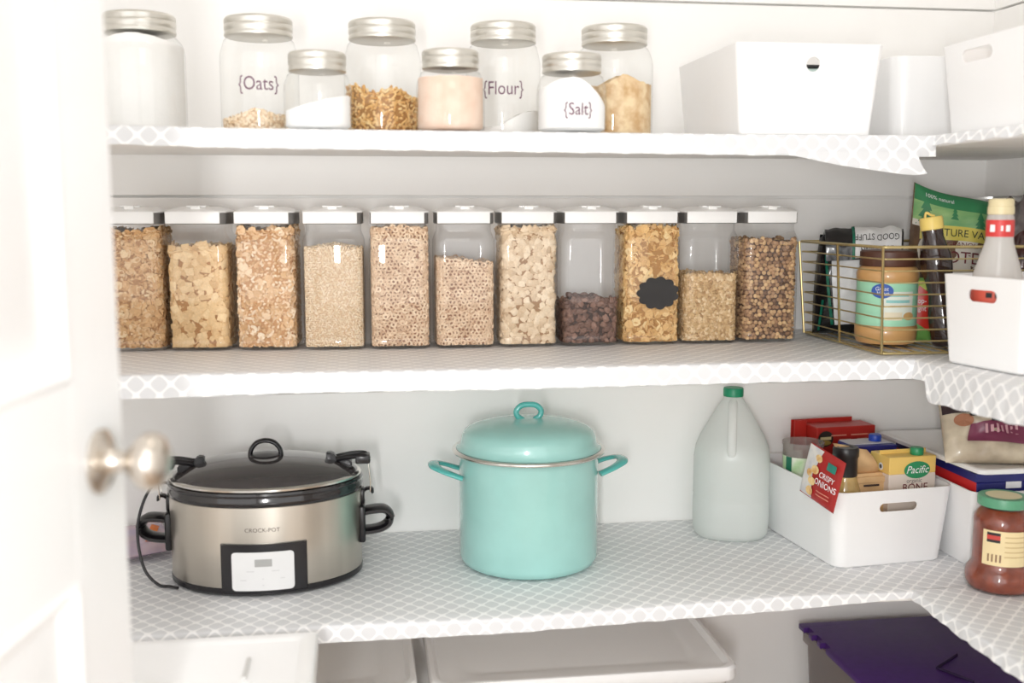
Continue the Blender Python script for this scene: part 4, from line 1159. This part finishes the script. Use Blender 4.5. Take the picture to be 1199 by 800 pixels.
fn = plane_fn((0, -.031, 0), (1, 0, 0), (0, 0, 1), (0, -1, 0))
bm = BM(); print_on(bm, disc_bm(.0270, .0160, 40), fn, .009, .159, lift=.0006); em = obj('emblem', bm, flat('leaf_green', (44, 146, 96), .35), pc, 0); em['label'] = 'green oval emblem'
bm = BM(); print_on(bm, text_bm('Pacific', .0200, .92, .3), fn, .009, .159, lift=.0010); obj('emblem_lettering', bm, flat('white_print', (244, 244, 246)), em, 0)
bm = BM(); print_on(bm, text_bm('organic', .0115, .95), fn, .004, .139, lift=.0006); print_on(bm, text_bm('BONE', .0210, .95), fn, .006, .1255, lift=.0006, mi=1); print_on(bm, text_bm('BROTH', .0210, .95), fn, .006, .107, lift=.0006, mi=1)
obj('lettering', bm, [flat('grey_print', (92, 88, 82)), flat('maroon_print', (112, 36, 42))], pc, 0)
bm = BM(); print_on(bm, disc_bm(.010, .006, 20), fn, .028, .080, lift=.0008); obj('seal', bm, flat('gold_seal', (214, 170, 76)), pc, 0)
fl_ = plane_fn((-.0485, 0, 0), (0, -1, 0), (0, 0, 1), (-1, 0, 0))
bm = BM(); print_on(bm, disc_bm(.007, .007, 20), fl_, .005, .163, lift=.0006); print_on(bm, disc_bm(.004, .004, 16), fl_, .005, .163, lift=.0012, mi=1); obj('side_seal', bm, [flat('white_print', (244, 244, 246)), flat('grey_print', (92, 88, 82))], pc, 0)

# ------------------------------------------------------------------ bin on the lowest right shelf, box, loose lid and bag
open_bin('storage_bin', (1.166, -.205, Z3+.001), .108, .178, .1440, 'white bin behind the sauce jar, holding a red and blue box', flare=.012, corner=.016)
rbx = thing('freezer_box', (1.166, -.222, Z3+.0064), 'blue and red carton lying in the bin under a white lid', 'box')
bm = BM(); box(bm, -.091, .085, -.139, .150, 0, .150, .0015, 1); obj('carton', bm, flat('deep_blue_card', (38, 42, 118), .4), rbx, 30)
bm = BM(); box(bm, -.0925, -.0905, -.139, .150, .105, .151, .0003, 1); obj('red_side', bm, flat('bright_red_card', (214, 48, 48), .4), rbx, 0)
tl_ = Matrix.Rotation(0, 4, 'X')
bm = BM(); box(bm, -.0926, -.0906, -.1395, .150, .151, .1655, .0003, 1); box(bm, -.091, .085, -.139, .150, .150, .1655, .0012, 1); obj('blue_edge', bm, flat('deep_blue_card', (38, 42, 118), .4), rbx, 0)
bm = BM()
fnf = plane_fn((0, -.139, 0), (1, 0, 0), (0, 0, 1), (0, -1, 0))
print_on(bm, rect_bm(.03, .012), fnf, -.02, .145, lift=.0016); print_on(bm, rect_bm(.05, .006), fnf, .03, .155, lift=.0016)
obj('box_print', bm, flat('white_print', (244, 244, 246)), rbx, 0)
ld = thing('bin_lid', (1.164, -.222, Z3+.0064+.1672), 'flat white plastic lid resting on the red and blue box', 'lid')
ld.rotation_euler = (R(-1.5), 0, 0)
bm = BM(); loft(bm, [at(rrect(.110, .186, .012), .005), at(rrect(.113, .189, .014), .0062), at(rrect(.113, .189, .014), .0130), at(rrect(.111, .187, .013), .0145), at(rrect(.100, .176, .012), .0145), at(rrect(.097, .173, .012), .0125)]); obj('lid_panel', bm, WPLAS, ld, 35)
bg = thing('tortilla_bag', (1.132, -.372, Z3+.0064+.1672+.0190), 'crumpled cream and purple food bag lying on the white lid at the right', 'bag')
bg.rotation_euler = (R(-30), 0, R(-12))
W_, H_ = .225, .128
fn = pouch_fn(W_, H_, .052, 6.6, .009)
pouch('bag_body', bg, fn, W_, H_, pm('cream_film', (206, 194, 172), .3, rgb2=(172, 158, 138), scale=22, coat=.3), 34, 26)
Fr = front(fn)
bm = BM(); print_on(bm, rect_bm(.222, .040, 34, 8), Fr, 0, .106, lift=.003); obj('dark_band', bm, pm('dark_plum', (46, 28, 36), .3, var=.15, coat=.3), bg, 60)
bm = BM(); print_on(bm, poly_bm([(-.078, -.018), (.11, -.026), (.11, .010), (-.01, .022), (-.07, .012)]), Fr, 0, .052, lift=.003, cuts=5); obj('purple_band', bm, pm('plum_print', (116, 42, 74), .3, var=.12, coat=.3), bg, 60)
bm = BM(); print_on(bm, rect_bm(.03, .03, 6, 6), Fr, .094, .085, lift=.0036); print_on(bm, rect_bm(.03, .02, 6, 4), Fr, .094, .018, lift=.0036); obj('red_corner', bm, flat('brick_red', (150, 56, 56), .35), bg, 60)
bm = BM()
for k, (u, w) in enumerate(((-.045, .05), (.018, .05), (-.02, .03), (.04, .05))): print_on(bm, rect_bm(w, .0055, 8, 1), Fr, u, .081-.010*(k//2), lift=.0036)
print_on(bm, disc_bm(.016, .012, 20), Fr, -.080, .072, lift=.0036, mi=2)
for k in range(7): print_on(bm, rect_bm(.0045, .016-.004*(k % 2), 1, 2), Fr, -.045+.009*k, .055, lift=.0052, mi=1)
print_on(bm, rect_bm(.04, .004, 6, 1), Fr, .050, .046, lift=.0052, mi=1)
obj('bag_print', bm, [flat('black_print', (40, 40, 42)), flat('mauve_print', (196, 150, 160)), flat('rust_print', (160, 108, 80))], bg, 0)

# sauce jar
SX, SY = 1.0640, -.460
sj = thing('sauce_jar', (SX, SY, Z3+.0014), 'red tomato sauce jar with a green lid and cream label at the shelf edge', 'jar', rz=R(-35))
r = .0560
prof = [(r-.016, 0), (r-.005, .003), (r-.001, .010), (r+.0008, .022), (r-.001, .034), (r-.006, .041), (r-.0085, .046), (r-.0095, .052), (r-.0095, .118), (r-.009, .125), (r-.010, .134), (r-.016, .143), (r-.022, .150), (r-.024, .156), (r-.024, .164)]
bm = BM(); lathe(bm, prof, 56, cap1=False); obj('jar_glass', bm, GLASS, sj, 50)
bm = BM(); lathe(bm, [(rr-.002, z+.001) for rr, z in prof[:-2]]+[(r-.026, .150)], 56)
so = obj('tomato_sauce', bm, pm('tomato_sauce', (146, 62, 32), .35, rgb2=(116, 44, 22), scale=60, bump=.3, bscale=200, coat=.5), None, 50); so.location = (SX, SY, Z3+.0014)
tag(so, 'red tomato sauce inside the jar with the green lid', 'sauce', None, 'stuff')
bm = BM(); lathe(bm, [(.0375, .1555), (.0405, .156), (.0408, .168), (.0395, .1725), (.034, .1735), (.031, .1728), (.001, .1724)], 48); jl = obj('lid', bm, pm('lid_green', (96, 164, 128), .35, var=.08), sj, 35)
bm = BM(); lathe(bm, [(.0285, .1731), (.0005, .1733)], 40, cap0=False); obj('lid_sticker', bm, flat('cream_sticker', (238, 228, 186), .4), jl, 0)
sj.scale = (1, 1, .93); so.scale = (1, 1, .93)
fn = cyl_fn(r-.0095)
bm = BM(); print_on(bm, rect_bm(.135, .064, 44, 2), fn, .040, .086, lift=.0006); lb = obj('label', bm, pm('cream_label', (240, 220, 172), .5, var=.05), sj, 60)
bm = BM()
print_on(bm, rect_bm(.021, .005, 5, 1), fn, -.010, .112, lift=.0010); print_on(bm, rect_bm(.021, .008, 5, 1), fn, -.010, .1055, lift=.0010, mi=1); print_on(bm, rect_bm(.021, .005, 5, 1), fn, -.010, .099, lift=.0010)
for k in range(4): print_on(bm, rect_bm(.0028, .014, 1, 1), fn, -.017+.0062*k, .068, lift=.0010, mi=2)
for k in range(5): print_on(bm, rect_bm(.045, .0022, 12, 1), fn, .030, .108-.009*k, lift=.0010, mi=3)
obj('label_print', bm, [flat('black_print', (40, 40, 42)), flat('logo_red', (206, 72, 64)), flat('barcode_brown', (150, 118, 88)), flat('tan_print', (214, 188, 138))], lb, 0)

# clear packet with orange sweets behind the slow cooker
og = thing('snack_packet', (-.402, -.125, Z3+.0155), 'pinkish clear packet with something orange, behind the slow cooker by the door', 'packet')
og.rotation_euler = (R(-78), 0, R(25))
fn = pouch_fn(.125, .115, .022, 9.1, .006); pouch('packet_body', og, fn, .125, .115, pm('pinkish_film', (214, 186, 188), .25, rgb2=(184, 168, 190), scale=20, coat=.4), 20, 18)
bm = BM(); print_on(bm, poly_bm([(-.012, -.03), (.022, -.028), (.012, -.008), (.03, .03), (.016, .034), (-.004, -.006)]), front(fn), .020, .052, lift=.002, cuts=3); obj('orange_print', bm, flat('orange_film', (226, 122, 44), .35), og, 0)

# ------------------------------------------------------------------ below the lowest shelf
FZ = FLOOR+.001
def tote(loc, hx, hy, h, label):
    t = thing('lidded_tote', loc, label, 'storage tote', 'white lidded totes on the floor')
    bm = BM()
    def L(i, z, c=.03): return at(rrect(hx-i, hy-i, c, 6), z)
    loft(bm, [L(.035, 0), L(.031, .004), L(.012, h-.03), L(.012, h-.014)]); obj('tote_body', bm, pm('frosted_white', (226, 224, 222), .4, var=.02), t, 35)
    bm = BM(); loft(bm, [L(.010, h-.026), L(.001, h-.0255), L(0, h-.024), L(0, h-.006), L(.003, h-.001), L(.007, h), L(.011, h-.001), L(.014, h-.006), L(.018, h-.0100), L(.055, h-.0100), L(.060, h-.0125), L(.075, h-.0125)]); obj('tote_lid', bm, WPLAS, t, 35)
    return t
tote((.3760, -.200, FZ), .272, .162, .70-FZ, 'wide white lidded tote under the shelf, below the teal pot')
tote((-.100, -.195, FZ), .182, .160, .70-FZ, 'white lidded tote under the shelf, partly behind the pale bin by the door')
# purple-lidded crate
cr = thing('file_crate', (1.0480, -.305, FZ), 'clear crate with a purple lid on the floor in the right corner', 'crate')
hx, hy, h = .165, .245, .65-FZ
bm = BM()
def L(i, z, c=.015): return at(rrect(hx-i, hy-i, c, 5), z)
loft(bm, [L(.030, 0), L(.026, .004), L(.012, h-.05), L(.012, h-.035), L(.004, h-.034), L(.004, h-.012), L(.007, h-.012), L(.007, h-.03), L(.015, h-.036), L(.030, .006)], True, True)
obj('crate_body', bm, thin_clear('crate_plastic', (.82, .79, .78), (.55, .52, .52), rough=.2, milky=.45, milk=(196, 186, 184)), cr, 35)
PUR = pm('purple_plastic', (76, 40, 116), .45, var=.12, scale=60, bump=.1, bscale=300)
bm = BM(); box(bm, -hx, hx, -hy, hy, h-.014, h-.002, .003, 2)
for y in (.20, .155, .11): 
    pass
box(bm, -.115, -.08, hy-.012, hy+.006, h-.010, h+.006, .003, 2); box(bm, .075, .115, hy-.012, hy+.006, h-.010, h+.006, .003, 2); box(bm, -.06, .02, hy-.006, hy+.004, h-.010, h+.001, .002, 1)
lidp = obj('crate_lid', bm, PUR, cr, 35)
c = BM()
for y in (.205, .165, .125): box(c, -hx-.02, -hx+.012, y-.013, y+.013, h-.05, h+.02)
boolean_cut(lidp, c)
bm = BM()
tube(bm, [(.0, -.005, h-.0005), (.07, .045, h-.0005)], .004, 8, ry=.0015, upv=(0, 0, 1)); tube(bm, [(.0, -.005, h-.0005), (.035, -.07, h-.0005)], .004, 8, ry=.0015, upv=(0, 0, 1))
obj('lid_latch', bm, pm('dark_purple', (40, 20, 60), .5), lidp, 50)
bm = BM(); box(bm, -.10, .10, -.16, .16, 0, .24, .004, 2)
o = obj('brown_carton', bm, pm('brown_card', (128, 98, 88), .7, var=.1), None, 30); o.location = (1.048, -.305, FZ+.008); tag(o, 'brown carton seen dimly inside the purple lidded crate', 'carton')
# pale lidded bin in front of the shelf by the door
wb = thing('waste_bin', (-.2325, -.722, FZ), 'tall white lidded bin standing in front of the shelves beside the door', 'bin')
hx, hy, h = .160, .168, .885-FZ
bm = BM(); loft(bm, [at(rrect(hx-.03, hy-.03, .02), 0), at(rrect(hx-.027, hy-.027, .02), .004), at(rrect(hx-.004, hy-.004, .012), h-.03)]); obj('bin_body', bm, WPLAS, wb, 35)
bm = BM(); loft(bm, [at(rrect(hx-.001, hy-.001, .006), h-.036), at(rrect(hx, hy, .006), h-.034), at(rrect(hx, hy, .006), h-.004), at(rrect(hx-.003, hy-.003, .006), h), at(rrect(hx-.02, hy-.02, .006), h), at(rrect(hx-.024, hy-.024, .006), h-.003)]); lidw = obj('bin_lid', bm, WPLAS, wb, 35)
bm = BM(); box(bm, .066, .072, .02, .085, h-.0035, h+.0015, .0012, 1); obj('lid_pull', bm, pm('pull_grey', (214, 213, 211), .4), lidw, 30)

# ------------------------------------------------------------------ camera
cam = bpy.data.cameras.new('camera'); co = bpy.data.objects.new('camera', cam); COL.objects.link(co)
cam.sensor_width = 36; cam.lens = 1250/1199*36; cam.clip_start = .05
co.location = (0, -2.08, 1.50)
co.rotation_euler = (R(90-7.1), 0, -R(8.0))
cam.dof.use_dof = True; cam.dof.focus_distance = 2.0; cam.dof.aperture_fstop = 2.3
S.camera = co

# ------------------------------------------------------------------ light
w = bpy.data.worlds.new('daylit_room'); S.world = w; w.use_nodes = True
bgn = w.node_tree.nodes['Background']; bgn.inputs[0].default_value = (1.0, .993, .982, 1); bgn.inputs[1].default_value = 1.68
def area(name, loc, target, sx, sy, power, col):
    l = bpy.data.lights.new(name, 'AREA'); l.shape = 'RECTANGLE'; l.size = sx; l.size_y = sy; l.energy = power; l.color = col
    o = bpy.data.objects.new(name, l); COL.objects.link(o); o.location = loc
    d = Vector(target)-Vector(loc); o.rotation_euler = d.to_track_quat('-Z', 'Y').to_euler()
    return o
# daylight through the opening behind the camera (tall and narrow) and the pantry ceiling lamp
area('window_light', (-.193, -2.553, 1.43), (.2, 0, 1.2), .10, .40, 14.5, (1, .992, .985))
area('overhead_fill', (.15, -2.05, 2.36), (.15, -.3, .9), .6, .6, 2.0, (1, .985, .96))  # added fill from above and in front, lifts the shelf tops; no known lamp
area('ceiling_lamp', (.25, -.95, 2.64), (.25, -.95, 0), .30, .30, 1.2, (1, .955, .90))

vs = S.view_settings
vs.view_transform = 'Standard'; vs.look = 'None'; vs.gamma = 1; vs.use_curve_mapping = False; vs.exposure = 0.14
S.cycles.max_bounces = 10; S.cycles.transparent_max_bounces = 24; S.cycles.diffuse_bounces = 8; S.cycles.glossy_bounces = 4
S.cycles.use_denoising = True
S.cycles.caustics_reflective = False; S.cycles.caustics_refractive = False
